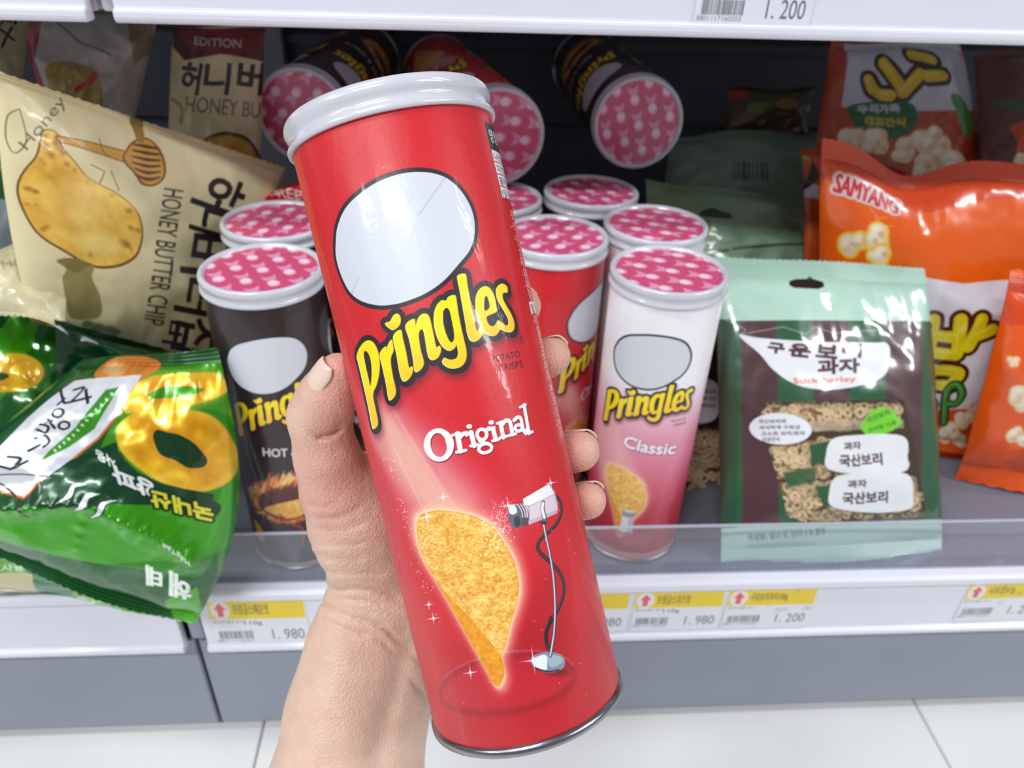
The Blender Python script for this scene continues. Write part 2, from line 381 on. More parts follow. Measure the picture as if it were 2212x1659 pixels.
# clear fence on the front edge of the right bay
M_ACR = clear_mat('clear_acrylic', tint=(.93, .94, .97), gloss=.1, rough=.08, haze=.07, hcol=(.66, .68, .78))
M_ACE = clear_mat('acrylic_edge', tint=(.6, .62, .7), haze=.65, hcol=(.62, .65, .76), rough=.2)
fence = empty('shelf_fence', (.5, .002, ZS), label='clear plastic fence along the front edge of the bottom shelf', cat='shelf fence')
for o in (box('clear_sheet', SEAM+.013-.5, .8, -.001, .0008, .0002, .0486, M_ACR, bev=0), box('top_edge', SEAM+.013-.5, .8, -.0012, .0011, .0487, .0502, M_ACE, bev=.0003, seg=1), box('foot', SEAM+.013-.5, .8, -.001, .012, .0001, .0016, M_ACR, bev=0)):
    o.parent = fence
# ------------------------------------------------------------------ price tickets
def ticket(tl, w, h, name, price, label, gram=None, tilt=0.0, dirt=0, white=False, rail_z=None, y0=0.0):
    W, H = 560, int(560*h/w); cv = Canvas(W, H, (226, 228, 238)); rng = random.Random(hash(price) % 99+int(tl[0])); S = W/200.0
    ky = H/S/100.0; r = lambda L: [(x*S, y*S*ky) for x, y in L]
    if not white:
        cv.poly(r([(1,3),(197,3),(197,41),(1,41)]), (238, 208, 22), raw=True)
        cv.poly([(24*S+20*S*math.cos(t), 22*S*ky+19*S*ky*math.sin(t)) for t in np.linspace(0, 6.28, 40)], (240,232,232), raw=True)
        cv.poly(r([(24,7),(37,21),(30,21),(30,36),(18,36),(18,21),(11,21)]), (226, 92, 92), raw=True)
        cv.text(name, (50*S, 32*S*ky), (50*S+min(len(name)*10.5, 84)*S, 32*S*ky), 22*S*ky, (128, 112, 30), bold=1.6, raw=True)
        cv.text('원산지:별도 표시', (4*S, 49*S*ky), (66*S, 49*S*ky), 5*S*ky, (70,70,80), raw=True)
        if gram: cv.text(gram, (68*S, 56*S*ky), (104*S, 56*S*ky), 11*S*ky, (60,60,72), bold=.8, raw=True)
    x, wmax, y0b, y1b = 10.0, 82, 66, 83
    while x < wmax:
        b = rng.choice((.8, 1.2, 1.8, 2.4)); cv.poly(r([(x,y0b),(x+b,y0b),(x+b,y1b),(x,y1b)]), (84,84,98), raw=True); x += b+rng.choice((.9, 1.3, 1.9))
    cv.text('8801117160203', (4*S, 90*S*ky), (80*S, 90*S*ky), 6*S*ky, (110,110,122), raw=True)
    cv.text(price, (121*S, 86*S*ky), (188*S, 86*S*ky), 22*S*ky, (104,104,118), bold=.9, raw=True)
    for _ in range(dirt): cv.oval((rng.uniform(60,190)*S, rng.uniform(8,80)*S), rng.uniform(3,12)*S, rng.uniform(2,7)*S, (150,145,130), alpha=.35, blur=9)
    m = print_mat('ticket_print', cv.image('ticket_print'), rough=.4, coat=.4)
    yy = y0-.0042-.0008
    v = [(0, 0, 0), (w, 0, 0), (w, 0, -h), (0, 0, -h)]; v = v+[(a, .0006, c) for a, b, c in v]
    f = [(3, 2, 1, 0), (4, 5, 6, 7), (0, 1, 5, 4), (1, 2, 6, 5), (2, 3, 7, 6), (3, 0, 4, 7)]; uv = [(0, 1), (1, 1), (1, 0), (0, 0)]*2
    o = meshobj('price_ticket', v, f, m, uvs=uv, smooth=False); p = at_y(*tl, yy); o.location = (p[0], yy, p[2] if rail_z is None else rail_z); o.rotation_euler = (0, tilt, 0)
    tag(o, label, 'price ticket', 'price tickets on the shelf rails'); return o
zt = ZS-.0125
ticket((441, 1290), .0725, .0535, '프링글스매운맛', '1. 980', 'yellow topped price ticket reading 1.980 below the black can, left of the wrist', '110g', rail_z=ZS-.0105)
ticket((1163, 1283), .0722, .046, '프링글스오리지널', '1. 980', 'price ticket almost wholly hidden behind the held can', '110g', rail_z=zt)
ticket((1376, 1272), .0715, .046, '프링글스치즈맛', '1. 980', 'price ticket reading 1.980 under the white to pink can', '110g', rail_z=zt)
ticket((1581, 1266), .0715, .046, '구운보리과자100g', '1. 200', 'smudged price ticket reading 1.200 under the barley snack bag', dirt=9, rail_z=zt)
ticket((2098, 1260), .0715, .0445, '사또밥67g', '1. 200', 'dirty tilted price ticket at the right end of the bottom rail', dirt=12, tilt=-.03, rail_z=zt)
ticket((1505, 0), .0712, .0480, '', '1. 200', 'price ticket reading 1.200 on the upper shelf rail', white=True, rail_z=at_y(1620, 66, UY-.005)[2]+.048, y0=UY)
# ------------------------------------------------------------------ label print of the crisps cans
CAN_H, CAN_R, LID_R = 0.2347, 0.0375, 0.039
HT = c2w((-0.04669914, -0.10190261, 0.28701025))[0]                # centre of the held can's lid
HA = RC.T@nrm((0.22562453, 0.97118888, 0.07671846))               # its axis, pointing down
def frame_of(bottom, up, toward=CAM):
    z = nrm(up); m = toward-bottom; y = -nrm(m-z*np.dot(m, z)); x = np.cross(y, z)
    return Matrix(((x[0], y[0], z[0], bottom[0]), (x[1], y[1], z[1], bottom[1]), (x[2], y[2], z[2], bottom[2]), (0, 0, 0, 1)))
HELD = frame_of(HT+HA*CAN_H, -HA)
def cyl_hit(pts, M, r=CAN_R):
    Mi = np.array(M.inverted()); o = Mi[:3, :3]@CAM+Mi[:3, 3]; d = (Mi[:3, :3]@rays(pts).T).T
    a = d[:, 0]**2+d[:, 1]**2; b = 2*(o[0]*d[:, 0]+o[1]*d[:, 1]); c = o[0]**2+o[1]**2-r*r
    disc = np.maximum(b*b-4*a*c, 0); t = (-b-np.sqrt(disc))/(2*a); p = o+d*t[:, None]
    return np.arctan2(p[:, 0], -p[:, 1]), p[:, 2]
def label_map(W, H):
    def mp(pts):
        ph, z = cyl_hit(pts, HELD); return np.c_[(.5+ph/(2*np.pi))*W, (1-z/CAN_H)*H]
    return mp
cA = lambda L: [(750+x/4.15, 560+y/4.15) for x, y in L]
cB = lambda L: [(900+x/6.9125, 560+y/6.9125) for x, y in L]
LOGO = [
 (cA([(88,870),(110,800),(150,745),(195,728),(240,755),(275,830),(290,930),(285,1030),(262,1130),(230,1215),(252,1340),(275,1470),(245,1520),(225,1490),(185,1290),(140,1090),(100,920)]), [cA([(148,845),(170,825),(200,870),(215,950),(217,1050),(207,1135),(190,1060),(165,950)])]),
 (cA([(295,845),(345,780),(352,830),(368,765),(398,722),(415,815),(395,870),(390,930),(408,1050),(435,1200),(380,1262),(350,1110),(320,970)]), []),
 (cA([(415,690),(478,633),(500,720),(530,850),(553,970),(578,960),(590,990),(570,1050),(530,1092),(495,1080),(470,1000),(445,850)]), []),
 (cA([(342,572),(385,555),(418,500),(455,490),(478,530),(470,590),(420,632),(375,612)]), []),
 (cA([(525,590),(600,535),(615,615),(632,540),(665,495),(710,490),(740,530),(770,660),(797,785),(828,775),(840,820),(815,880),(770,902),(735,880),(715,800),(700,700),(682,630),(655,635),(640,680),(655,800),(685,945),(615,1010),(590,870),(560,720)]), []),
 (cB([(262,900),(275,760),(320,660),(380,612),(440,618),(470,565),(520,540),(580,545),(600,650),(630,850),(670,1050),(712,1230),(742,1380),(735,1500),(680,1590),(590,1625),(490,1620),(410,1570),(386,1520),(412,1470),(470,1495),(540,1500),(600,1470),(625,1400),(612,1300),(598,1245),(580,1310),(540,1350),(480,1360),(400,1310),(330,1200),(280,1050)]), [cB([(395,820),(410,755),(450,728),(490,770),(520,900),(550,1050),(560,1150),(550,1210),(520,1240),(480,1200),(430,1080),(400,950)])]),
 (cB([(610,260),(640,225),(700,212),(737,240),(760,400),(800,620),(850,850),(880,1010),(905,1070),(960,1000),(1005,1050),(980,1130),(930,1200),(860,1228),(800,1200),(760,1100),(740,980),(700,750),(640,420)]), []),
 (cB([(885,700),(890,560),(930,460),(990,410),(1060,410),(1120,470),(1165,570),(1190,700),(1195,780),(1120,820),(1045,860),(1060,950),(1110,1000),(1160,990),(1200,940),(1215,910),(1250,940),(1258,1020),(1230,1080),(1180,1135),(1110,1140),(1040,1110),(1000,1060),(950,970),(905,850)]), [cB([(1010,650),(1025,560),(1050,558),(1080,640),(1085,720),(1040,765),(1015,755)])]),
 (cB([(1190,480),(1200,420),(1250,370),(1310,375),(1352,420),(1355,495),(1320,490),(1285,520),(1290,600),(1340,700),(1410,820),(1452,930),(1457,1020),(1430,1080),(1370,1085),(1300,1060),(1240,1015),(1215,915),(1270,945),(1330,990),(1372,970),(1375,900),(1340,820),(1270,700),(1210,590)]), []),
]
BADGE = [(600+x/2.766, 300+y/2.766) for x, y in [(345,640),(355,530),(400,420),(480,335),(600,255),(750,205),(900,200),(1020,240),(1110,330),(1165,440),(1178,560),(1150,660),(1085,745),(990,850),(880,925),(770,970),(690,990),(600,995),(500,970),(430,915),(380,820),(350,720)]]
def draw_logo(cv, big=True):
    K = (34, 30, 36)
    cv.stroke(BADGE, 17, K, smooth=True, closed=True); cv.poly(BADGE, (206, 210, 220), smooth=True)      # plain oval badge
    for o, hs in LOGO: cv.stroke([(x+5, y+12) for x, y in smooth_pts(o)], 24, (70, 10, 20), alpha=.45, closed=True, blur=6)
    for o, hs in LOGO:
        cv.stroke(o, 23, K, smooth=True, closed=True); cv.poly(o, K, smooth=True)
        cv.stroke([(x+2.5, y+4) for x, y in smooth_pts(o)], 17, K, closed=True)
    for o, hs in LOGO:
        ys = [p[1] for p in o]; y0, y1 = min(ys), max(ys)
        cv.poly([(x+1.0, y-.5) for x, y in smooth_pts(o)], (240, 120, 40))
        cv.poly([(x-1.3, y+1.0) for x, y in smooth_pts(o)], (255, 246, 190))
        cv.poly([(x-.2, y-.2) for x, y in smooth_pts(o)], (250, 222, 8))
        # warmer yellow low in each letter
        pl = smooth_pts(o)
        for k in range(8):
            cut = y0+(y1-y0)*(.5+.05*k); cv.poly([(x-.2, max(y, cut)-.2) for x, y in pl], (250, 186, 40), alpha=.12)
        for h in hs:
            cv.poly(h, K, smooth=True)
def draw_crisp(cv, pts, edge, seed=3):
    P = np.array(pts); mk = cv.mask_poly(pts, True)
    def col(X, Y):
        f = 1.0/(6.5*cv.S); n = fbm(X*f, Y*f*1.6, seed); m = fbm(X*f*3, Y*f*3, seed+5, 3); g = fbm(X*f*.35, Y*f*.35, seed+9, 2)
        t = np.clip(.5+1.6*(n-.5)+.9*(g-.5), 0, 1)[..., None]; c = np.array([222, 148, 42])*(1-t)+np.array([250, 214, 120])*t
        s = np.clip((m-.62)*6, 0, 1)[..., None]; c = c*(1-s*.6)+np.array([255, 236, 190])*s*.6
        d = np.clip((.36-m)*5, 0, 1)[..., None]; return c*(1-d*.35)+np.array([170, 90, 20])*d*.35
    cv.blend(mk, col)
    cv.poly(edge, lambda X, Y: np.array([228, 150, 26])+(fbm(X*.12/cv.S, Y*.12/cv.S, 11)[..., None]-.5)*50, smooth=True)
    cv.stroke(list(pts)+[pts[0]], 2.2, (214, 140, 60), alpha=.6, smooth=False)
def can_canvas(kind, W, H, roll=False):
    S = W/1536*1.08
    cv = Canvas(W, H, (204, 26, 36), label_map(W, H), S)
    rng = random.Random(4)
    c2 = lambda L: [(780+x/2.026, 840+y/2.026) for x, y in L]
    if kind == 'hot':
        cv.a[:] = np.array((46, 34, 36))/255
    if kind == 'classic':
        yy = np.linspace(0, 1, H)[:, None]; t1 = np.clip((yy-.30)/.22, 0, 1)[..., None]; t2 = np.clip((yy-.55)/.3, 0, 1)[..., None]
        base = np.array((238, 236, 240))*(1-t1)+np.array((222, 130, 158))*t1; base = base*(1-t2)+np.array((186, 24, 42))*t2
        cv.a[:] = base/255
    if kind != 'hot':
        # light beams falling on the crisp
        if kind == 'original':
            cv.poly([(770,850),(860,850),(1010,990),(1130,1130),(1060,1330),(900,1180),(820,1000)], (222,120,140), alpha=.55, blur=22)
            cv.poly([(800,870),(850,880),(1040,1090),(1000,1120),(880,1090),(800,950)], (226,160,150), alpha=.7, blur=14)
            cv.poly([(820,900),(850,900),(1000,1110),(940,1130),(850,1000)], (234,196,170), alpha=.55, blur=9)
            cv.poly([(846,900),(866,896),(975,1090),(940,1000)], (216,60,120), alpha=.45, blur=7)
            cv.stroke([(850,965),(925,1120)], 3, (240,190,190), alpha=.7, blur=1)
            cv.stroke([(846,880),(985,1100)], 5, (244,210,180), alpha=.5, blur=3)
            cv.poly([(800,960),(850,1100),(880,1300),(960,1560),(930,1560),(850,1300),(800,1060)], (200,50,80), alpha=.5, blur=14)
            cv.poly([(940,1380),(1300,1330),(1340,1600),(980,1640)], (150,12,28), alpha=.28, blur=30)
            cv.poly([(1180,1210),(1230,1240),(1220,1420),(1060,1460),(1100,1380)], (150,14,34), alpha=.35, blur=16)
        else:
            cv.poly([(790,900),(860,900),(1060,1130),(1060,1330),(900,1250),(800,1000)], (240,190,180), alpha=.6, blur=18)
        # stage ring
        ring = cv.ellipse((1096,1469), 148, 60, -9)
        cv.poly(ring, (196, 30, 50), alpha=.5, blur=3); cv.stroke([(x, y+9) for x, y in ring], 12, (120, 10, 24), alpha=.5, closed=True, blur=5)
        cv.stroke(ring[22:40].tolist(), 3, (230,120,130), alpha=.5, blur=1)
        cr = c2([(243,590),(262,552),(330,532),(420,540),(500,560),(570,600),(630,680),(672,760),(691,860),(680,940),(652,1030),(632,1120),(612,1170),(626,1240),(605,1298),(580,1290),(545,1225),(500,1145),(440,1035),(390,945),(340,855),(290,775),(252,680)])
        cv.poly([(915+(x-1005)*1.13+90, 1270+(y-1270)*1.08) for x, y in smooth_pts(cr)], (244, 190, 160), alpha=.85, blur=9)
        cv.poly([(1005+(x-1005)*1.04, 1270+(y-1270)*1.03) for x, y in smooth_pts(cr)], (255, 226, 180), alpha=.8, blur=3)
        draw_crisp(cv, cr, c2([(330,845),(400,925),(460,985),(530,1065),(590,1140),(612,1170),(628,1240),(606,1298),(580,1290),(545,1225),(500,1145),(440,1035),(390,945)]))
        for _ in range(90):                                                     # salt on the crisp's shoulder
            cv.oval((rng.gauss(1062, 22), rng.gauss(1165, 26)), rng.uniform(1, 2.2), rng.uniform(1, 2.2), (255, 240, 190), alpha=.85)
    s5 = lambda L: [(1060+x/3.605, 1020+y/3.605) for x, y in L]
    if kind == 'original':
        cv.oval((1205,1452), 26, 7, (70, 6, 14), alpha=.7, blur=5)
        for _ in range(240): cv.oval((rng.gauss(1086, 17), rng.gauss(1118, 18)), rng.uniform(.5, 1.4), rng.uniform(.5, 1.4), (255, 225, 215), alpha=.8)
        cable = s5([(512,190),(545,235),(552,310),(520,390),(470,450),(400,510),(368,565),(380,620),(440,680),(510,745),(555,820),(570,900),(560,980),(520,1080),(460,1180),(432,1260),(440,1340),(470,1400)])
        cv.stroke(cable, 8.5, (38, 26, 34), smooth=True); cv.stroke([(x-1, y-1) for x, y in smooth_pts(cable, False)], 1.5, (120, 110, 125), alpha=.8)
        cv.poly(s5([(310,1470),(330,1430),(400,1405),(480,1400),(555,1425),(580,1480),(560,1530),(480,1560),(390,1550),(330,1510)]), (126,140,160), smooth=True)
        cv.poly(s5([(320,1475),(350,1440),(430,1425),(440,1500),(430,1540),(360,1520)]), (228,234,246), smooth=True)
        cv.stroke(s5([(340,1525),(440,1552),(530,1540)]), 3, (40,40,50), smooth=True); cv.poly(s5([(440,1430),(540,1435),(560,1480),(470,1520)]), (170,182,200), smooth=True, alpha=.8)
        pole = s5([(412,395),(432,500),(462,640),(487,800),(500,960),(502,1120),(492,1270),(465,1430)])
        cv.stroke(pole, 7.5, (58, 62, 78), smooth=True); cv.stroke([(x-.6, y) for x, y in smooth_pts(pole, False)], 4, (196, 206, 224), smooth=False)
        cv.stroke(s5([(470,1130),(440,1230),(436,1320)]), 6, (38,26,34), smooth=True)
        cv.poly(s5([(250,208),(455,88),(500,150),(525,250),(520,318),(300,410),(272,330)]), (214,200,212)); cv.poly(s5([(250,208),(455,88),(497,165),(300,262),(262,262)]), (240,238,246))
        cv.poly(s5([(300,262),(497,165),(508,245),(500,300),(310,372)]), (222,204,214)); cv.poly(s5([(310,372),(520,290),(520,318),(300,410)]), (192,176,190))
        cv.stroke(s5([(262,262),(300,262),(300,380)]), 1.2, (130,120,135)); cv.stroke(s5([(300,262),(500,168)]), 1, (160,150,165)); cv.stroke(s5([(455,88),(500,165),(524,270)]), 1.6, (90,84,98))
        cv.poly(s5([(135,300),(150,255),(190,250),(225,280),(250,350),(235,420),(200,442),(165,420),(140,370)]), (96,104,112), smooth=True)
        cv.poly(s5([(150,265),(190,262),(205,310),(170,330),(145,310)]), (226,232,240), smooth=True); cv.poly(s5([(180,370),(215,340),(235,400),(200,430)]), (44,52,58), smooth=True, alpha=.8)
        for dx in (0, 22, 42):
            cv.stroke(s5([(205+dx,250-dx*.1),(240+dx,300),(252+dx*.9,350),(250+dx*.8,410)]), 4.4, (70,74,86), smooth=True); cv.stroke(s5([(207+dx,250-dx*.1),(240+dx,300),(250+dx*.9,350)]), 2.2, (228,234,242), smooth=True)
        cv.stroke(s5([(410,240),(405,290),(425,370)]), 17, (90,92,108), smooth=True, ws=[11,12,13]); cv.stroke(s5([(408,245),(402,290),(418,350)]), 8, (232,236,246), smooth=True); cv.poly(s5([(380,385),(445,385),(430,405),(395,405)]), (40,38,48))
        for (x, y), r in (((1098,1092),22),((1190,1043),14),((1016,1453),17),((1152,1426),30),((922,1117),26),((957,1074),12),((936,1336),16),((926,1306),10)):
            for a in (0, 90): 
                ca, sa = math.cos(math.radians(a-8)), math.sin(math.radians(a-8))
                cv.stroke([(x-ca*r, y-sa*r), (x, y), (x+ca*r, y+sa*r)], 3, (255, 235, 245), alpha=.9, ws=[.3, 3, .3])
            cv.oval((x, y), 3.2, 3.2, (255,245,250), blur=1)
        for _ in range(150):
            x, y = rng.uniform(830, 1290), rng.uniform(960, 1560); r = rng.choice((.7, .8, 1, 1, 1.6)); cv.oval((x, y), r, r, (250, 180, 180), alpha=.6)
        for _ in range(60):
            t = rng.random(); cv.oval((835+t*110+rng.gauss(0, 7), 980+t*380+rng.gauss(0, 10)), 1.3, 1.3, (255, 215, 200), alpha=.8)
    if kind == 'classic':
        q = lambda L: [(1055+x*1.0, 1330+y*1.0) for x, y in L]
        cv.poly(q([(-5,30),(45,18),(75,110),(15,125)]), (230,226,236)); cv.poly(q([(20,20),(45,18),(75,110),(50,115)]), (200,190,205)); cv.poly(q([(-6,-12),(36,-22),(44,14),(-4,28)]), (150,156,160), smooth=True)
        cv.poly(q([(-4,-14),(32,-24),(34,-10),(-2,2)]), (215,220,226), smooth=True)
        cv.a[int(H*.955):] = cv.a[int(H*.955):]*.3+np.array((236,206,180))/255*.7
    if kind == 'hot':
        cy, cxx = 1235, 1025
        cv.oval((cxx, cy-30), 150, 120, (110, 26, 22), ang=-6, blur=18, alpha=.8)
        for i in range(760):
            a = rng.uniform(0, 2*math.pi); R = rng.gauss(1.0, .09); x = cxx+138*R*math.cos(a); y = cy+112*R*math.sin(a)-.12*(x-cxx); L = rng.uniform(18, 64)*(1.25 if math.sin(a) < 0 else .7)
            c = rng.choice([(240,150,50),(255,226,140),(226,96,30),(200,50,20),(255,240,190),(255,214,110)])
            cv.stroke([(x, y), (x+rng.gauss(0, 8)+4, y-L*.5), (x+rng.gauss(10, 8), y-L)], 9, c, alpha=rng.uniform(.3, .8), blur=1, ws=[1, rng.uniform(6, 12), .5])
        cv.oval((cxx,cy+12), 112, 84, (84, 18, 18), ang=-6, blur=6)
        draw_crisp(cv, [(935,1290),(990,1240),(1070,1205),(1125,1195),(1135,1240),(1095,1300),(1035,1320),(980,1310)], [(935,1290),(980,1304),(1035,1312),(980,1312)], 8)
        cv.stroke([(1000,1300),(1060,1350),(1110,1380),(1120,1480)], 10, (196,40,30), smooth=True, alpha=.9); cv.stroke([(1060,1350),(1085,1330),(1120,1320)], 6, (210,60,40), smooth=True)
        cv.stroke([(1100,1255),(1150,1240)], 8, (90,150,50)); cv.poly([(900,1390),(925,1395),(955,1450),(950,1500),(925,1460)], (226,160,40), smooth=True)
        cv.a[int(H*.965):] = cv.a[int(H*.965):]*.3+np.array((230,214,180))/255*.7
    draw_logo(cv)
    if kind == 'original':                                               # spiral seam of the wrapped paper
        for L in ([(905,205),(830,270),(742,372)],[(968,374),(905,464)],[(774,600),(757,642)],[(1250,1250),(1160,1420),(1040,1560)]): cv.stroke(L, 1.6, (90, 20, 30), alpha=.28, blur=1)
    # flavour name
    if kind == 'original':
        o = lambda L: [(900+x/6.9125, 850+y/6.9125) for x, y in L]
        def word(col, dx, dy, aw=0):
            sh = lambda L: [(x+dx, y+dy) for x, y in o(L)]; k = lambda w: w/6.9125+aw
            a, b = np.array(cv.ellipse((330, 770), 172, 215, -9)), None
            cv.stroke(sh(a), k(92), col, closed=True, ws=[k(v) for v in (112, 84, 66, 84, 112, 84, 66, 84, 112)])
            cv.stroke(sh([(610,600),(655,860)]), k(74), col); cv.stroke(sh([(535,625),(640,590)]), k(42), col); cv.stroke(sh([(600,878),(735,848)]), k(46), col); cv.stroke(sh([(650,650),(700,600),(745,590)]), k(60), col, smooth=True)
            cv.stroke(sh([(812,580),(862,780)]), k(70), col); cv.stroke(sh([(745,628),(830,572)]), k(40), col); cv.stroke(sh([(805,785),(915,762)]), k(44), col); cv.poly(sh(cv.ellipse((787, 492), 45, 36, -8)), col)
            cv.stroke(sh(cv.ellipse((975, 612), 72, 78, -10)), k(52), col, closed=True); cv.stroke(sh([(1025,545),(1085,508)]), k(42), col); cv.stroke(sh([(935,690),(960,725),(1060,745)]), k(46), col, smooth=True)
            cv.stroke(sh(cv.ellipse((1025, 818), 98, 66, -12)), k(50), col, closed=True)
            cv.stroke(sh([(1140,520),(1182,690)]), k(68), col); cv.stroke(sh([(1080,545),(1160,505)]), k(40), col); cv.stroke(sh([(1135,708),(1225,685)]), k(44), col); cv.poly(sh(cv.ellipse((1115, 432), 43, 35, -8)), col)
            cv.stroke(sh([(1252,445),(1296,655)]), k(66), col); cv.stroke(sh([(1200,448),(1280,420)]), k(40), col); cv.stroke(sh([(1245,662),(1340,640)]), k(44), col)
            cv.stroke(sh([(1280,460),(1335,405),(1395,430),(1430,610)]), k(64), col, smooth=True); cv.stroke(sh([(1375,628),(1482,602)]), k(44), col)
            cv.stroke(sh([(1455,400),(1510,355),(1560,385),(1600,560),(1640,548)]), k(58), col, smooth=True); cv.stroke(sh(cv.ellipse((1522, 515), 52, 46, -12)), k(50), col, closed=True)
            cv.stroke(sh([(1605,175),(1678,590)]), k(66), col); cv.stroke(sh([(1545,205),(1630,165)]), k(42), col); cv.stroke(sh([(1625,600),(1732,572)]), k(46), col)
        word((110, 8, 18), 1.2, 1.8, .5); word((240, 243, 253), 0, 0)
        cv.text('POTATO', (1065,783), (1124,771), 14, (50, 8, 14), bold=.35); cv.text('CRISPS', (1079,803), (1131,792), 14, (50, 8, 14), bold=.35)
        cv.stroke(cv.ellipse((1128,733), 5.2, 7.5), 1.2, (50,8,14), closed=True); cv.text('R', (1125.5,737), (1130.5,736.5), 8, (50,8,14))
    elif kind == 'classic':
        cv.text('Classic', (918,985), (1146,950), 62, (120,30,60), bold=5.2); cv.text('Classic', (916,983), (1144,948), 62, (244,238,248), bold=3.4)
    else:
        cv.text('HOT & SPICY', (900,985), (1180,940), 44, (222,222,226), bold=2.4)
    if kind != 'original':
        cv.text('POTATO', (1065,783), (1124,771), 14, (60, 20, 30), bold=.4); cv.text('CRISPS', (1079,803), (1131,792), 14, (60, 20, 30), bold=.4)
    if roll:
        k = W//3; half = int(W*62/360); a = cv.a.copy(); c = W//2
        b = np.roll(a, k, 1); cv.a[:, c+half:] = b[:, c+half:]; b = np.roll(a, -k, 1); cv.a[:, :c-half] = b[:, :c-half]
    # column of small print at the side: lines in label coordinates
    if kind == 'original' and not roll:
        ph0, z0 = cyl_hit([(1046, 262), (1098, 427), (1207, 960)], HELD)
        X = lambda i: (.5+ph0[i]/(2*np.pi))*W; Y = lambda i: (1-z0[i]/CAN_H)*H
        def L(st, t, h, col, dx=0, w=None, bold=.4):                                   # t in 0..1 from the top of the column to its end
            y = Y(0)+t*(Y(2)-Y(0)); x = X(0)+t*(X(2)-X(0))+dx; v, _ = glyph_tris(st)
            w = w or len(st)*h*.95
            cv.text(st, (x, y+h), (x+w, y+h), h, col, bold=bold, raw=True)
        def B(t0, t1, col, dx=0, w=260):
            y0 = Y(0)+t0*(Y(2)-Y(0)); y1 = Y(0)+t1*(Y(2)-Y(0)); xa = X(0)+t0*(X(2)-X(0))+dx; xb = X(0)+t1*(X(2)-X(0))+dx
            cv.poly([(xa, y0), (xa+w, y0), (xb+w, y1), (xb, y1)], col, raw=True)
        B(0, .082, (24, 20, 26)); L('영양정보', .018, 30*S, (240, 240, 246), 12*S, bold=1.2)
        for i, st in enumerate(('나트륨 610mg', '지방 37g', '콜레스테롤 0mg', '1일 영양성분')):
            B(.084+i*.037, .118+i*.037, (232, 232, 242), 4*S); L(st, .091+i*.037, 20*S, (30, 26, 34), 10*S, bold=.3)
        rows = ['식품의약품안전처', '·식품유형: 과자', '·수입원: 서울시', '공인중개 제조원', '·제조원: 말레이시아', '·유통기한: 별도표시', '·원재료명: 감자', '밀전분 옥수수', '밀, 우유, 대두', '·이 제품은 메밀', '닭고기 쇠고기', '있습니다 보관', '·포장재질: 종이', '·원산지: 외국산', '·직사광선을 피해', '·본 제품은 교환', '보상받을 수', '·소비자상담실', '·반품 및 교환', '·부정불량식품']
        for i, st in enumerate(rows):
            t = .262+i*.0368
            if i == 8: B(t-.004, t+.035, (238, 238, 244), 18*S); L(st, t+.003, 24*S, (40, 30, 36), 26*S, bold=.7)
            else: L(st, t, (26 if i else 30)*S, (250, 226, 226), 18*S+(0 if st[0] == '·' else 14*S), bold=.5)
    return cv
def lid_canvas(W, seed, ang):
    cv = Canvas(W, W, (208, 80, 120)); ca, sa = math.cos(ang), math.sin(ang); rng = random.Random(seed)
    s = W/4.3
    for i in range(-5, 6):
        for j in range(-5, 6):
            x = (i+.5*(j % 2))*s*1.32; y = j*s*.84; X = W/2+x*ca-y*sa; Y = W/2+x*sa+y*ca
            R = lambda px, py: (X+(px*ca-py*sa)*s, Y+(px*sa+py*ca)*s)
            cv.poly([R(-.62,-.30),(R(-.2,-.2)),R(-.14,0),R(-.2,.2),R(-.62,.30),R(-.50,.12),R(-.46,0),R(-.50,-.12)], (228,150,184), raw=True)
            cv.poly([R(.12+.30*math.cos(t), .24*math.sin(t)) for t in np.linspace(0, 6.28, 26)[:-1]], (232,160,192), raw=True)
            cv.poly([R(.08+.21*math.cos(t), .185*math.sin(t)) for t in np.linspace(0, 6.28, 26)[:-1]], (244,212,230), raw=True)
    return cv

M_METAL = pmat('tin_rim', (150, 150, 158), rough=.25, metal=1.0)
M_LID = pmat('lid_plastic', (222, 224, 234), rough=.2, coat=.5, trans=.2, spec=.6)
def can_parts(root, img_mat, film_mat):
    R = CAN_R; H = CAN_H
    lathe('label_tube', [(R-.0016, .0032), (R-.0002, .0036), (R, .0045), (R, H-.0100), (R-.0006, H-.0085), (R-.0012, H-.006)], img_mat, root, uv=True, H=H)
    lathe('metal_rim', [(0, .006), (R-.004, .006), (R-.0036, .0008), (R-.0026, 0), (R+.0002, 0), (R+.0010, .0008), (R+.0010, .0026), (R+.0002, .0036), (R-.002, .0038)], M_METAL, root)
    L = LID_R
    lathe('plastic_lid', [(L-.0016, H-.0112), (L-.0004, H-.0114), (L+.0001, H-.0108), (L+.0002, H-.0098), (L-.0004, H-.0088), (L-.0011, H-.0078), (L-.0012, H-.0062), (L-.0007, H-.0052), (L-.0002, H-.0040), (L-.0001, H-.0028), (L-.0005, H-.0012), (L-.0012, H-.0003), (L-.0022, H), (L-.0034, H-.0003), (L-.0042, H-.0016), (L-.0046, H-.0022)], M_LID, root)
    n = 72; ring = [(.0348*math.cos(2*math.pi*i/n), .0348*math.sin(2*math.pi*i/n)) for i in range(n)]
    v = [(x, y, H-.0021) for x, y in ring]+[(x, y, H-.0030) for x, y in ring]; uv = [(.5+x/.07, .5+y/.07) for x, y in ring]*2
    f = [tuple(range(n)), tuple(range(2*n-1, n-1, -1))]+[(i, n+i, n+(i+1) % n, (i+1) % n) for i in range(n)]
    meshobj('printed_seal', v, f, film_mat, root, uvs=uv, smooth=False)
def make_can(kind, label, group, seed=1, mat=None, hi=False):
    r = empty('crisps_can', (0, 0, 0), label=label, cat='can', group=group)
    can_parts(r, mat, FILM[seed % len(FILM)]); return r
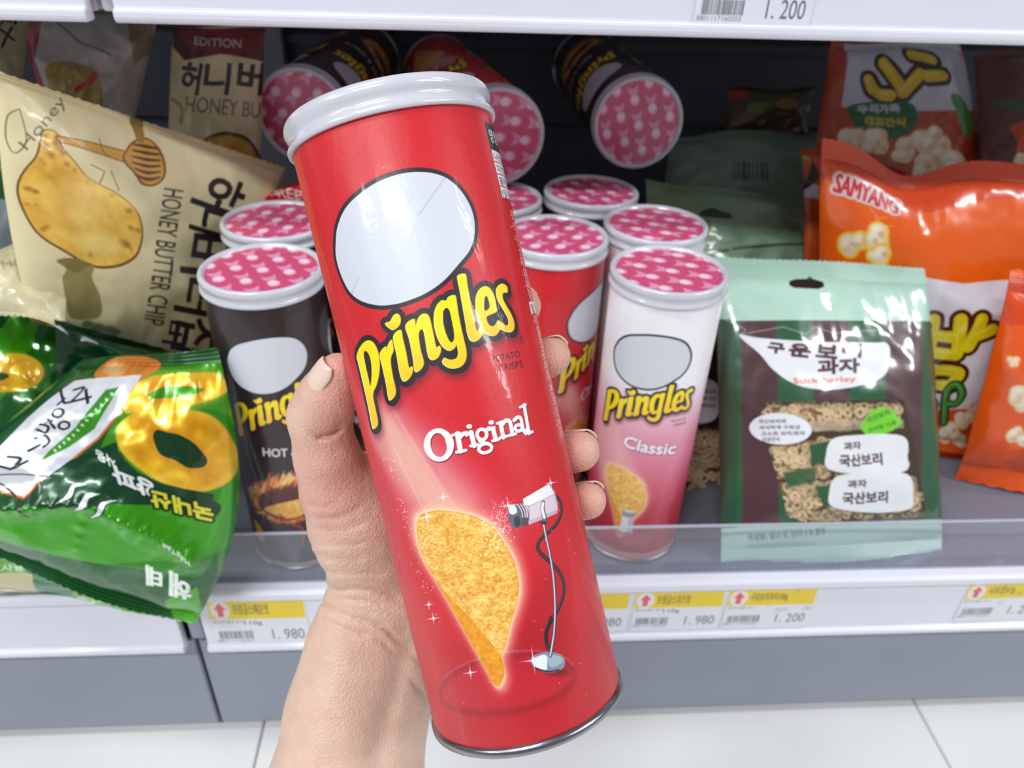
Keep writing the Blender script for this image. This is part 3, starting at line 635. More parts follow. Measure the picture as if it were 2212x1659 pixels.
FILM = [print_mat('seal_print', lid_canvas(256, i, a).image('seal_print'), rough=.35, coat=.4, bump=.15, bscale=120) for i, a in enumerate((.15, 1.3, -.9))]
I_ORIG = can_canvas('original', 1536, 1536).image('red_label'); I_RED = can_canvas('original', 768, 768, True).image('red_label_far')
I_CLS = can_canvas('classic', 1024, 1024).image('pale_label'); I_HOT = can_canvas('hot', 1024, 1024, True).image('black_label')
MAT_O = print_mat('red_label', I_ORIG, rough=.42, coat=.22, bump=.4, bscale=150, bdist=.0006, stretch=(1, 1, .45))
MAT_R = print_mat('red_label_far', I_RED, rough=.34, coat=.35, bump=.1, bscale=40); MAT_C = print_mat('pale_label', I_CLS, rough=.34, coat=.35, bump=.1, bscale=40); MAT_H = print_mat('black_label', I_HOT, rough=.34, coat=.35, bump=.1, bscale=40)

held = make_can('original', 'red crisps can held tilted in the hand, in front of the shelf', None, 0, MAT_O)
held.matrix_world = HELD
pc = cyl_hit([(885, 560)], HELD)[0][0]
G = 'crisps cans on the bottom shelf'
def stand(x, y, kind, label, tgt=None, rot=None, seed=1):
    m = {'o': MAT_R, 'c': MAT_C, 'h': MAT_H}[kind]
    o = make_can(kind, label, G, seed, m); o.location = (x, y, ZS)
    if tgt is not None:
        M = Matrix.Translation((x, y, ZS)); ph = cyl_hit([tgt], M)[0][0]; rot = ph-pc
    o.rotation_euler = (0, 0, rot or 0); return o
stand(-.126, .050, 'h', 'black crisps can with a ring of fire print, front row left of the hand', tgt=(575, 760))
stand(.1366, .0505, 'c', 'white to pink crisps can in the front row right of the held can', tgt=(1411, 765), seed=0)
stand(.0665, .107, 'o', 'red crisps can standing just behind the fingertips', tgt=(1095, 700), seed=1)
stand(-.133, .1315, 'h', 'crisps can standing behind the black one with the fire print', rot=.4, seed=2)
stand(-.047, .075, 'h', 'black crisps can mostly hidden behind the held can and thumb', rot=.85, seed=1)
stand(.145, .1305, 'c', 'pale crisps can directly behind the white to pink can', rot=1.9, seed=2)
stand(.1065, .2005, 'h', 'dim crisps can third row back, under the end-on can on the right', rot=2.2, seed=0)
stand(.026, .1845, 'o', 'shaded crisps can behind the left side of the red standing can', rot=1.2, seed=1)
def lying(px, py, y, kind, label, yaw=0, seed=1, pitch=0):
    c = at_y(px, py, y); m = {'o': MAT_R, 'c': MAT_C, 'h': MAT_H}[kind]
    o = make_can(kind, label, 'crisps cans lying on top of the others', seed, m)
    up = nrm((math.sin(yaw), -math.cos(yaw), math.sin(pitch))); b = c-up*CAN_H
    o.matrix_world = frame_of(b, up, b-np.array((0, 0, 1))); return o
lying(1380, 268, .25, 'h', 'crisps can lying end-on with its round pink lid forward, right of the held can', yaw=.05, seed=1)
lying(1076, 298, .205, 'o', 'crisps can lying end-on, its pink lid half hidden by the held can', yaw=.22, seed=0)
lying(652, 252, .25, 'h', 'crisps can lying end-on left of the held can\'s lid, near the honey snack bag', yaw=-.12, seed=2)
# ------------------------------------------------------------------ snack bags
class Bag:
    def __init__(s, corners, T, seed=0, crimp=.05, wr=.004, pinch=(0, 0), topsag=None, zig=.0006, back=.55, pq=(2.6, 2.4), ridges=()):
        s.c = [np.array(p, float) for p in corners]; s.T = T; s.seed = seed; s.cr = crimp; s.wr = wr; s.pinch = pinch; s.sag = topsag; s.zig = zig; s.back = back; s.pq = pq
        tl, tr, br, bl = s.c; n = np.cross((tr-tl)+(br-bl), (tl-bl)+(tr-br)); n = nrm(n)
        if np.dot(n, CAM-(tl+br)/2) < 0: n = -n
        s.n = n; s.ux = nrm((tr-tl)+(br-bl)); s.uy = nrm((bl-tl)+(br-tr))
        s.ridges = []
        for pts, amp, wd in ridges:
            a, b_ = s.inv(smooth_pts(pts, False, 4)); s.ridges.append((a, b_, amp, wd))
        s.w = (np.linalg.norm(tr-tl)+np.linalg.norm(br-bl))/2; s.h = (np.linalg.norm(bl-tl)+np.linalg.norm(br-tr))/2
    def surf(s, u, v, side=1, depth=0):
        u = np.asarray(u, float)[:, None]; v = np.asarray(v, float)[:, None]; tl, tr, br, bl = s.c
        P = (tl*(1-u)+tr*u)*(1-v)+(bl*(1-u)+br*u)*v
        vv = np.clip((v-s.cr)/(1-2*s.cr), 0, 1); uu = np.clip(u, 0, 1)
        pr = (1-np.abs(2*uu-1)**s.pq[0])**.62*(1-np.abs(2*vv-1)**s.pq[1])**.7
        t = s.T if side > 0 else -s.T*s.back
        nz = fbm(u*9+s.seed, v*2.2+3, s.seed+1)-.5; nz2 = fbm(u*4+s.seed*2, v*4, s.seed+4, 3)-.5; nz3 = fbm(u*1.6+v*5, v*1.5-u*4, s.seed+8, 4)-.5
        edge = np.exp(-vv/.14)+np.exp(-(1-vv)/.14)
        rid = 1-np.abs(2*vnoise(u[:, :]*5+v*3+s.seed, v*4-u*2, s.seed+12)-1)
        d = t*pr+pr**.35*s.wr*(side*1.0)*(nz*2.2*edge+nz2*1.6+nz3*1.2+(rid-.5)*.7)+s.zig*np.sin(v*s.h*2*np.pi/.0022)*((v < s.cr)|(v > 1-s.cr))
        if side > 0:
            for a, b_, amp, wd in s.ridges:
                ds = np.min(np.hypot(u-a[None, :], v-b_[None, :]), 1)[:, None]; d = d+amp*np.exp(-ds/wd)*pr**.4
        wav = s.wr*1.2*np.sin(u*7+s.seed)*np.exp(-np.minimum(v, 1-v)/.08)
        P = P+s.n*(d+wav+side*.00025+depth)
        sh = np.sin(np.pi*np.clip(v, 0, 1))**1.0
        P = P+s.ux*(s.pinch[0]*sh*(1-u)+s.pinch[1]*sh*u)
        if s.sag: P = P+s.uy*(s.sag(u)*np.clip(1-v/.25, 0, 1))
        return P
    def inv(s, pts, it=10):
        pts = np.atleast_2d(np.array(pts, float)); u = np.full(len(pts), .5); v = np.full(len(pts), .5); h = 2e-3
        for k in range(it):
            p = proj(s.smooth_surf(u, v)); pu = (proj(s.smooth_surf(u+h, v))-p)/h; pv = (proj(s.smooth_surf(u, v+h))-p)/h; r = pts-p
            det = pu[:, 0]*pv[:, 1]-pu[:, 1]*pv[:, 0]; det = np.where(np.abs(det) < 1e-3, 1e-3, det)
            du = (r[:, 0]*pv[:, 1]-r[:, 1]*pv[:, 0])/det; dv = (pu[:, 0]*r[:, 1]-pu[:, 1]*r[:, 0])/det
            u = np.clip(u+np.clip(du, -.3, .3), -.6, 1.6); v = np.clip(v+np.clip(dv, -.3, .3), -.6, 1.6)
        return u, v
    def smooth_surf(s, u, v):
        u = np.asarray(u, float)[:, None]; v = np.asarray(v, float)[:, None]; tl, tr, br, bl = s.c
        vv = np.clip((v-s.cr)/(1-2*s.cr), 0, 1); uu = np.clip(u, 0, 1)
        pr = (1-np.abs(2*uu-1)**s.pq[0])**.62*(1-np.abs(2*vv-1)**s.pq[1])**.7; sh = np.sin(np.pi*np.clip(v, 0, 1))
        return (tl*(1-u)+tr*u)*(1-v)+(bl*(1-u)+br*u)*v+s.n*s.T*pr+s.ux*(s.pinch[0]*sh*(1-u)+s.pinch[1]*sh*u)
    def canvas(s, W, col):
        H = int(W*s.h/s.w)
        pw = (np.linalg.norm(proj(s.c[1])-proj(s.c[0]))+np.linalg.norm(proj(s.c[2])-proj(s.c[3])))/2
        def mp(p):
            u, v = s.inv(p); return np.c_[u*W, v*H]
        return Canvas(W, H, col, mp, W/pw)
    def build(s, label, group, front, back, nu=64, nv=64, name='snack_bag', cat='snack bag'):
        r = empty(name, (s.c[2]+s.c[3])/2, label=label, cat=cat, group=group); org = (s.c[2]+s.c[3])/2
        def sheet(nm, v0, v1, side, mat, n):
            U, V = np.meshgrid(np.linspace(0, 1, nu+1), np.linspace(v0, v1, n+1)); P = s.surf(U.ravel(), V.ravel(), side)-org
            f = []; w = nu+1
            for j in range(n):
                for i in range(nu):
                    a = j*w+i; f.append((a, a+w, a+w+1, a+1) if side > 0 else (a, a+1, a+w+1, a+w))
            return meshobj(nm, P, f, mat, r, uvs=np.c_[U.ravel(), 1-V.ravel()])
        c = s.cr
        sheet('front_film', c, 1-c, 1, front, nv); sheet('back_film', c, 1-c, -1, back, nv//2)
        for v0, v1, nm in ((0, c, 'top_seal'), (1-c, 1, 'bottom_seal')):
            n = 24; U, V = np.meshgrid(np.linspace(0, 1, nu+1), np.linspace(v0, v1, n+1)); w = nu+1; N = w*(n+1)
            zz = (np.abs(((U*s.w/.004) % 1)-.5)*2-.5)*.0016
            P1 = s.surf(U.ravel(), V.ravel(), 1)-org; P2 = s.surf(U.ravel(), V.ravel(), -1)-org
            e = ((V == (0 if v0 == 0 else 1))*zz).ravel()[:, None]*s.uy; P1 += e; P2 += e
            f = []
            for j in range(n):
                for i in range(nu):
                    a = j*w+i; f.append((a, a+w, a+w+1, a+1)); f.append((N+a, N+a+1, N+a+w+1, N+a+w))
            uv = np.c_[U.ravel(), 1-V.ravel()]; meshobj(nm, np.r_[P1, P2], f, front if not s.__dict__.get('sealmat') else s.sealmat, r, uvs=np.r_[uv, uv])
        return r
def film(cv, name, rough=.28, coat=.5, bump=.25, bscale=24, metal=0.0, **k): return print_mat(name, cv.image(name, **({'alpha': True} if k.get('alpha') else {})), rough=rough, coat=coat, bump=bump, bscale=bscale, metal=metal, **k)
def q(*pts):
    return [at_y(a, b, y) if y is not None else at_z(a, b, ZS+.0015) for a, b, y in pts]
def popcorn(cv, x, y, r, seed, halo=True):
    rg = random.Random(seed); blobs = [(x+rg.uniform(-.6, .6)*r, y+rg.uniform(-.6, .6)*r, r*rg.uniform(.4, .7)) for _ in range(6)]
    if halo:
        for a, b, c in blobs: cv.oval((a, b), c+5, c+5, (252, 196, 30), blur=1)
    for a, b, c in blobs: cv.oval((a, b), c, c, (240, 214, 168), blur=1)
    for a, b, c in blobs: cv.oval((a-c*.2, b-c*.3), c*.55, c*.5, (254, 244, 220), blur=2)
    for a, b, c in blobs[:3]: cv.oval((a+c*.3, b+c*.3), c*.3, c*.35, (206, 150, 90), alpha=.7, blur=3)
B_GREEN = pmat('green_film', (26, 96, 40), rough=.25, coat=.5); B_CREAM = pmat('cream_film', (190, 180, 140), rough=.4); B_ORANGE = pmat('orange_film', (200, 70, 20), rough=.3, coat=.4)
B_MINT = pmat('mint_film', (120, 150, 128), rough=.4); B_BROWN = pmat('brown_film', (66, 34, 34), rough=.3, coat=.4); B_RED = pmat('red_film', (190, 26, 36), rough=.25, coat=.5)

# ---- green onion ring bag in front
b = Bag(q((178,778,.03),(468,752,.015),(420,1352,-.038),(-250,1130,-.040)), .030, seed=3, wr=.0055, back=.3, pinch=(0, .022), crimp=.045, pq=(3, 3),
        ridges=[([(-80,1085),(60,1090),(190,1078),(250,1105),(340,1150),(420,1200)], .011, .05), ([(200,1085),(175,1180)], .004, .04), ([(425,1200),(410,1290)], .006, .04)])
cv = b.canvas(1100, (34, 134, 4))
cv.poly([(-300,1300),(-300,900),(100,740),(500,740),(520,800),(330,960),(60,1090),(-60,1120)], (10, 84, 26))
cv.poly([(300,820),(340,790),(480,780),(500,900),(440,880),(300,960),(200,1000),(250,900)], (66, 150, 24))
cv.poly([(200,810),(245,775),(330,772),(350,790),(310,815),(240,830)], (206,130,50), smooth=True)
for k in range(6): cv.stroke([(225+k*17, 812-k*3),(236+k*17, 785)], 6, (150,70,30), alpha=.5, blur=2)
cv.oval((245,800), 26, 14, (250,226,180), alpha=.7, blur=5)
cv.poly([(162,824),(312,806),(285,862),(215,948),(125,1022),(88,1042),(62,1072),(0,1062),(-80,1050),(-80,1010),(0,968),(60,905),(110,862)], (222,110,50))
cv.poly([(162,822),(309,808),(281,860),(211,945),(121,1019),(84,1039),(60,1068),(0,1058),(-80,1046),(-80,1010),(0,966),(60,903),(110,860)], (228,232,240))
cv.poly([(228,842),(259,835),(206,925),(150,965),(84,998),(104,975),(165,922)], (58,150,30))
for k in range(13): cv.oval((243-k*10.5, 850+k*11.2-max(0, k-8)*2.5), 4.2, 2.6, (220,238,214), ang=40)
K = (20, 34, 30)
for st in ([(134,838),(140,866),(150,868)],[(128,872),(142,860)],[(160,842),(180,838),(170,852),(158,864)],[(150,868),(195,858)],[(185,842),(190,870)],[(88,915),(104,922),(96,936),(80,928)],[(105,905),(118,925)],[(100,912),(114,908)],[(75,948),(95,942),(104,955),(92,966)],[(60,975),(84,962)],[(20,985),(45,990),(36,1004)],[(0,1004),(24,1012)],[(30,1010),(60,996)]): cv.stroke(st, 6.5, K, smooth=True)
for c in ((128,891),(140,918)): cv.stroke(cv.ellipse(c, 13, 8.5, -20), 6, K, closed=True)
# rings
def ring(cv, out, hole, hc=(20, 78, 24)):
    mk = cv.mask_poly(out, True)
    cv.blend(mk, lambda X, Y: np.array([236,178,24])+(fbm(X/cv.S/34, Y/cv.S/34, 5, 4)[..., None]-.5)*np.array([60,95,50]))
    cx = np.mean([p[0] for p in out]); cy = np.mean([p[1] for p in out])
    cv.stroke([(x+(cx-x)*.06, y+(cy-y)*.06) for x, y in smooth_pts(out)], 9, (250,220,90), alpha=.6, closed=True, blur=5)
    cv.stroke([(x+(x-cx)*.1, y+(y-cy)*.1) for x, y in smooth_pts(hole)], 13, (226,140,20), alpha=.8, closed=True, blur=6)
    cv.poly(hole, hc, smooth=True)
ring(cv, [(268,888),(290,835),(330,812),(400,805),(470,808),(490,840),(470,858),(400,878),(330,880),(290,892)], [(320,858),(345,838),(400,833),(440,840),(425,850),(370,860)], (60,140,20))
ring(cv, [(250,935),(268,905),(320,884),(390,882),(450,895),(490,930),(512,980),(505,1030),(460,1058),(400,1060),(340,1035),(285,1000),(258,970)], [(331,945),(340,928),(365,932),(395,940),(425,960),(448,990),(440,1008),(410,1008),(375,990),(345,978)], (6, 60, 26))
# dark swoosh with lettering
cv.poly([(60,1075),(95,1035),(150,995),(250,955),(258,985),(300,1020),(360,1045),(462,1068),(458,1105),(380,1100),(330,1088),(230,1080),(120,1085)], (4, 66, 32), smooth=False)
cv.poly([(240,1080),(330,1088),(460,1106),(480,1060),(500,1040),(500,1180),(430,1200),(300,1210),(150,1215),(0,1180),(-200,1200),(-200,1110),(60,1090)], (58, 160, 4))
cv.stroke([(325,1068),(390,1082),(455,1100)], 36, (6, 60, 28), blur=1)
cv.text('양파', (335,1042), (238,1002), 40, (246,248,250), bold=2.0, up=(.35,.94), outline=((4,50,26), 4)); cv.text('사용', (246,990), (202,968), 26, (246,248,250), bold=1.0, up=(.35,.94))
cv.text('국내산', (456,1092), (326,1056), 36, (236,232,60), bold=2.0, up=(.2,.95), outline=((4,50,26), 5))
for dx, dy, s in ((0,0,1),(34,18,1.25),(68,34,1)):
    L = [(138+dx,1075+dy),(160+dx,1062+dy),(166+dx,1045+dy),(190+dx,1042+dy)]
    cv.stroke(L, 13*s, (4,60,30), smooth=True, ws=[4,14*s,14*s,4]); cv.stroke(L, 8*s, (236,244,240), smooth=True, ws=[1,8*s,8*s,1])
cv.poly([(-260,1170),(0,1170),(120,1200),(300,1225),(440,1240),(470,1190),(480,1420),(-260,1420)], (8, 92, 34)); cv.poly([(360,1290),(430,1260),(440,1360),(390,1370)], (70,170,20))
cv.text('태', (352,1222), (320,1216), 44, (240,248,240), bold=2, up=(0,1)); cv.text('해', (415,1240), (372,1226), 52, (240,248,240), bold=2.2, up=(0,1)); cv.text('HAITAI', (420,1196), (362,1160), 12, (240,248,240), bold=.8, up=(.2,.9))
cv.stroke([(-40,1028),(20,1024),(70,1024),(112,1030)], 3.5, (90,44,34), smooth=True); cv.stroke([(-30,1030),(30,1062),(58,1085),(70,1110)], 5, (70,44,34), smooth=True)
b.build('bright green onion ring bag leaning over the shelf edge, lettering upside down', 'green snack bags on the left', film(cv, 'green_ring_print', rough=.26, coat=.4, bump=.2, bscale=7, metal=.35), B_GREEN, 90, 90)

# ---- packet under it, hanging over the rail
b = Bag(q((-120,1128,-.0125),(405,1205,-.0125),(386,1322,-.014),(-120,1268,-.014)), .006, seed=8, wr=.004, crimp=.08)
cv = b.canvas(600, (34, 120, 70))
cv.poly([(150,1290),(190,1235),(260,1225),(380,1262),(400,1340),(140,1320)], (104, 168, 60)); cv.poly([(-100,1180),(40,1175),(60,1240),(-100,1245)], (96, 170, 50)); cv.poly([(-100,1246),(70,1238),(80,1290),(-100,1290)], (200, 192, 150))
cv.text('S', (2,1208), (14,1208), 18, (230,240,224), bold=1); cv.text('사용', (0,1240), (52,1236), 16, (230,240,224), bold=1); cv.stroke([(130,1210),(150,1250),(175,1288)], 12, (6,20,14), smooth=True)
b.build('crumpled green packet seal drooping over the rail under the onion ring bag', 'green snack bags on the left', film(cv, 'green_seal_print', rough=.25, coat=.6, bump=.5, bscale=20), B_GREEN, 48, 30)

# ---- green bags behind at the left
b = Bag(q((-110,585,.11),(215,705,.12),(225,930,.065),(-90,1010,.02)), .022, seed=5, wr=.006)
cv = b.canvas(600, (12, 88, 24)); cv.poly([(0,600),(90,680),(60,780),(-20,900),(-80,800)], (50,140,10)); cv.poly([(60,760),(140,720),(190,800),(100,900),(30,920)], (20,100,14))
ring(cv, [(-30,800),(20,765),(70,772),(95,800),(80,830),(30,845),(-30,840)], [(-28,815),(0,805),(20,812),(0,822)]); cv.poly([(-80,640),(0,630),(40,660),(-40,760)], (8,60,30), alpha=.8)
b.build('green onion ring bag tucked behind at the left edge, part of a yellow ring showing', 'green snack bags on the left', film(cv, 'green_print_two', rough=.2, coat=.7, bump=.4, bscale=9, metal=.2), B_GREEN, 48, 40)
b = Bag(q((120,690,.045),(470,785,.125),(455,950,.09),(120,905,.03)), .014, seed=6, wr=.005)
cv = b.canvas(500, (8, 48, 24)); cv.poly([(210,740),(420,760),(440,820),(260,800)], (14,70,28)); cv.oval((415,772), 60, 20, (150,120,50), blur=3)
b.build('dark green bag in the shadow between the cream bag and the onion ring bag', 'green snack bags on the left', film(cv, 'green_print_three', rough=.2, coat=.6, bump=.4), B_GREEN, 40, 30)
b = Bag(q((-120,240,.21),(70,262,.21),(85,660,.15),(-110,620,.15)), .015, seed=7, wr=.005)
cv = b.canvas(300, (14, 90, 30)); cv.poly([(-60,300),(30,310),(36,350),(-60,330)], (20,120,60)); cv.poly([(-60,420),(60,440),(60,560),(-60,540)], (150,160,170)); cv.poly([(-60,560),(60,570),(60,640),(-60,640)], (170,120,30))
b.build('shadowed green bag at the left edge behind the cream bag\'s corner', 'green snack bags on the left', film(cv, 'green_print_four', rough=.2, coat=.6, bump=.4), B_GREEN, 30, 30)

# ---- cream honey butter bags
def honey_words(cv, o, dx, dy, col=(44, 34, 40), full=True):
    """letters drawn down the bag: o origin px, dx reading direction, dy up direction"""
    pass
b = Bag(q((-14,152,.095),(612,362,.225),(500,812,.165),(62,690,.06)), .018, seed=2, wr=.0035, crimp=.03, pinch=(-.004, 0))
cv = b.canvas(1100, (220, 208, 164))
K = (40, 30, 38)
def ch(st, x0, y0, x1, y1, h, bold=2.6): cv.text(st, (x0, y0), (x1, y1), h, K, bold=bold)
ch('허', 437, 366, 412, 436, 105); ch('니', 424, 443, 409, 492, 88); ch('버', 398, 502, 388, 586, 92); ch('터', 388, 596, 374, 668, 90); ch('칩', 384, 678, 368, 752, 96)
ch('버', 358, 690, 350, 740, 40, 1.6)
cv.text('HONEY BUTTER CHIP', (352, 405), (308, 698), 44, (70, 56, 50), bold=.6)
pot = [(88,300),(92,284),(108,281),(122,290),(130,315),(155,345),(190,385),(250,418),(290,455),(303,500),(292,545),(255,570),(200,572),(140,540),(80,500),(47,440),(40,400),(55,365),(78,335)]
cv.stroke([(x, y+2) for x, y in pot], 7, (110,76,40), smooth=True, closed=True)
cv.blend(cv.mask_poly(pot, True), lambda X, Y: np.array([222,172,66])+(fbm(X/cv.S/42, Y/cv.S/42, 3, 5)[..., None]-.5)*np.array([70,110,110]))
rg = random.Random(8)
for _ in range(46):
    x, y = rg.choice(pot); t = rg.uniform(.03, .3); x, y = x+(175-x)*t, y+(450-y)*t; cv.oval((x, y), rg.uniform(3, 9), rg.uniform(2, 6), (140,84,30), alpha=.6, blur=2)
cv.oval((170,430), 60, 50, (250,226,150), alpha=.55, blur=18); cv.oval((215,530), 50, 22, (252,232,150), alpha=.7, blur=10)
cv.stroke([(128,300),(190,315),(268,338)], 20, (120,80,40), smooth=True, ws=[12,18,24]); cv.stroke([(128,300),(190,315),(268,338)], 15, (206,156,70), smooth=True, ws=[8,14,20])
cv.poly([(268,335),(290,305),(320,298),(345,320),(357,350),(352,385),(330,402),(305,398),(290,375),(272,355)], (116,76,36), smooth=True); cv.poly([(272,335),(292,309),(320,302),(341,322),(352,350),(348,383),(328,398),(308,394),(294,373),(276,353)], (200,150,64), smooth=True)
for k in range(6): cv.stroke([(290-k*1+ (6 if k>3 else 0),312+k*13),(318,317+k*14),(346-k*.5,322+k*12)], 6.5, (92,54,30), smooth=True, ws=[3,7,3])
cv.stroke([(300,266),(304,300)], 22, (150,118,62), ws=[26,16]); cv.stroke([(40,235),(55,300),(30,330),(12,300),(14,250),(40,235)], 2, (120,110,80), smooth=True)
cv.text('Honey', (62,330), (152,226), 34, (96,84,60), bold=.3, alpha=.8)
cv.poly([(118,562),(150,556),(200,572),(198,600),(216,640),(218,680),(190,690),(150,684),(138,640),(132,600),(140,580)], (150,138,84), smooth=True); cv.poly([(118,560),(150,556),(202,570),(160,590)], (128,116,60))
for c in ((190,700,8),(212,708,10),(235,712,9),(250,718,7)): cv.oval(c[:2], c[2]*1.6, c[2], (104,120,80), blur=2)
for L in ([(215,300),(225,330),(250,345)],[(195,355),(225,370),(215,395)],[(240,370),(255,410)]): cv.stroke(L, 2, (120,104,60))
b.build('cream honey butter bag lying on its side with a big potato and a honey dipper', 'cream snack bags on the left', film(cv, 'cream_print', rough=.42, coat=.25, bump=.25, bscale=12), B_CREAM, 80, 70)
b = Bag(q((-110,560,.075),(150,500,.115),(140,712,.055),(-110,650,.045)), .008, seed=9, wr=.004)
cv = b.canvas(400, (206, 198, 158)); cv.text('Honey', (10,590), (100,560), 30, (130,120,90), bold=.3, alpha=.6); cv.text('프리', (66,620), (112,580), 34, (40,36,38), bold=1.5); cv.text('GOURMET', (100,634), (140,610), 9, (70,66,60), bold=.3)
b.build('corner of a cream bag with black brush letters poking out at the left edge', 'cream snack bags on the left', film(cv, 'cream_print_two', rough=.4, coat=.3, bump=.25), B_CREAM, 36, 30)
b = Bag(q((372,60,.242),(572,52,.242),(560,430,.236),(360,390,.236)), .009, seed=11, wr=.004)
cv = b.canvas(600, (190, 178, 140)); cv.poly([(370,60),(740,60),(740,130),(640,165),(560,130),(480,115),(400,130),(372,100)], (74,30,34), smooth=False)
cv.poly([(385,62),(420,58),(560,70),(560,100),(500,118),(400,96)], (110,36,40), smooth=True); cv.text('EDITION', (420,96), (520,104), 18, (170,160,160), bold=.6)
for st, x0, x1, h in (('허', 388, 428, 66), ('니', 440, 492, 66), ('버', 512, 566, 66)): cv.text(st, (x0, 198), (x1, 204), h, (36,30,38), bold=2.4)
cv.text('HONEY BUTTER', (402,240), (640,262), 34, (110,100,80), bold=.6); cv.oval((490,345), 72, 62, (50,40,30)); cv.oval((490,348), 68, 58, (190,140,60), blur=2); cv.stroke([(372,215),(395,230),(392,262)], 10, (150,120,60), smooth=True)
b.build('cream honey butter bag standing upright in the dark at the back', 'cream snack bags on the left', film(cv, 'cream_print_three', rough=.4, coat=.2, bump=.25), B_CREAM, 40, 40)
b = Bag(q((36,10,.23),(345,20,.25),(285,285,.22),(96,262,.19)), .022, seed=12, wr=.006)
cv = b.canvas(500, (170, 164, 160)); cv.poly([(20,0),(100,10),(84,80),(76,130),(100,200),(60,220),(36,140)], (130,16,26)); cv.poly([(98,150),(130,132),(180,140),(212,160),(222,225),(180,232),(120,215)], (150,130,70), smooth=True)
cv.stroke([(165,195),(190,180),(205,160),(200,175)], 12, (180,30,34), smooth=True); cv.stroke([(125,50),(170,90),(240,120)], 3, (60,56,60)); cv.poly([(270,20),(330,20),(330,110),(290,140)], (120,104,70), alpha=.7)
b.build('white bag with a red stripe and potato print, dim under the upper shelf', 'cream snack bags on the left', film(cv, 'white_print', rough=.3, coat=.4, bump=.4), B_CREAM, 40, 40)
b = Bag(q((-130,0,.17),(66,14,.19),(44,232,.15),(-120,190,.14)), .012, seed=13, wr=.004)
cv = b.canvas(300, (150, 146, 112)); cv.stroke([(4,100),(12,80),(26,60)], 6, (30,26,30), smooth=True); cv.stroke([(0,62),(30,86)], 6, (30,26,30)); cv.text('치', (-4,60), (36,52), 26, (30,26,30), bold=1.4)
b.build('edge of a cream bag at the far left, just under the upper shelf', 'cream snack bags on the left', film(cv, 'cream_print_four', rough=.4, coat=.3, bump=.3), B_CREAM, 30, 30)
b = Bag(q((536,440,.215),(720,352,.225),(720,452,.20),(575,462,.20)), .010, seed=14, wr=.005)
cv = b.canvas(300, (196, 22, 32)); cv.text('FREE', (590,428), (650,432), 18, (220,190,190), bold=1)
b.build('corner of a shiny red packet wedged between the lids left of the held can', None, film(cv, 'red_print', rough=.2, coat=.8, bump=.5), B_RED, 30, 20)

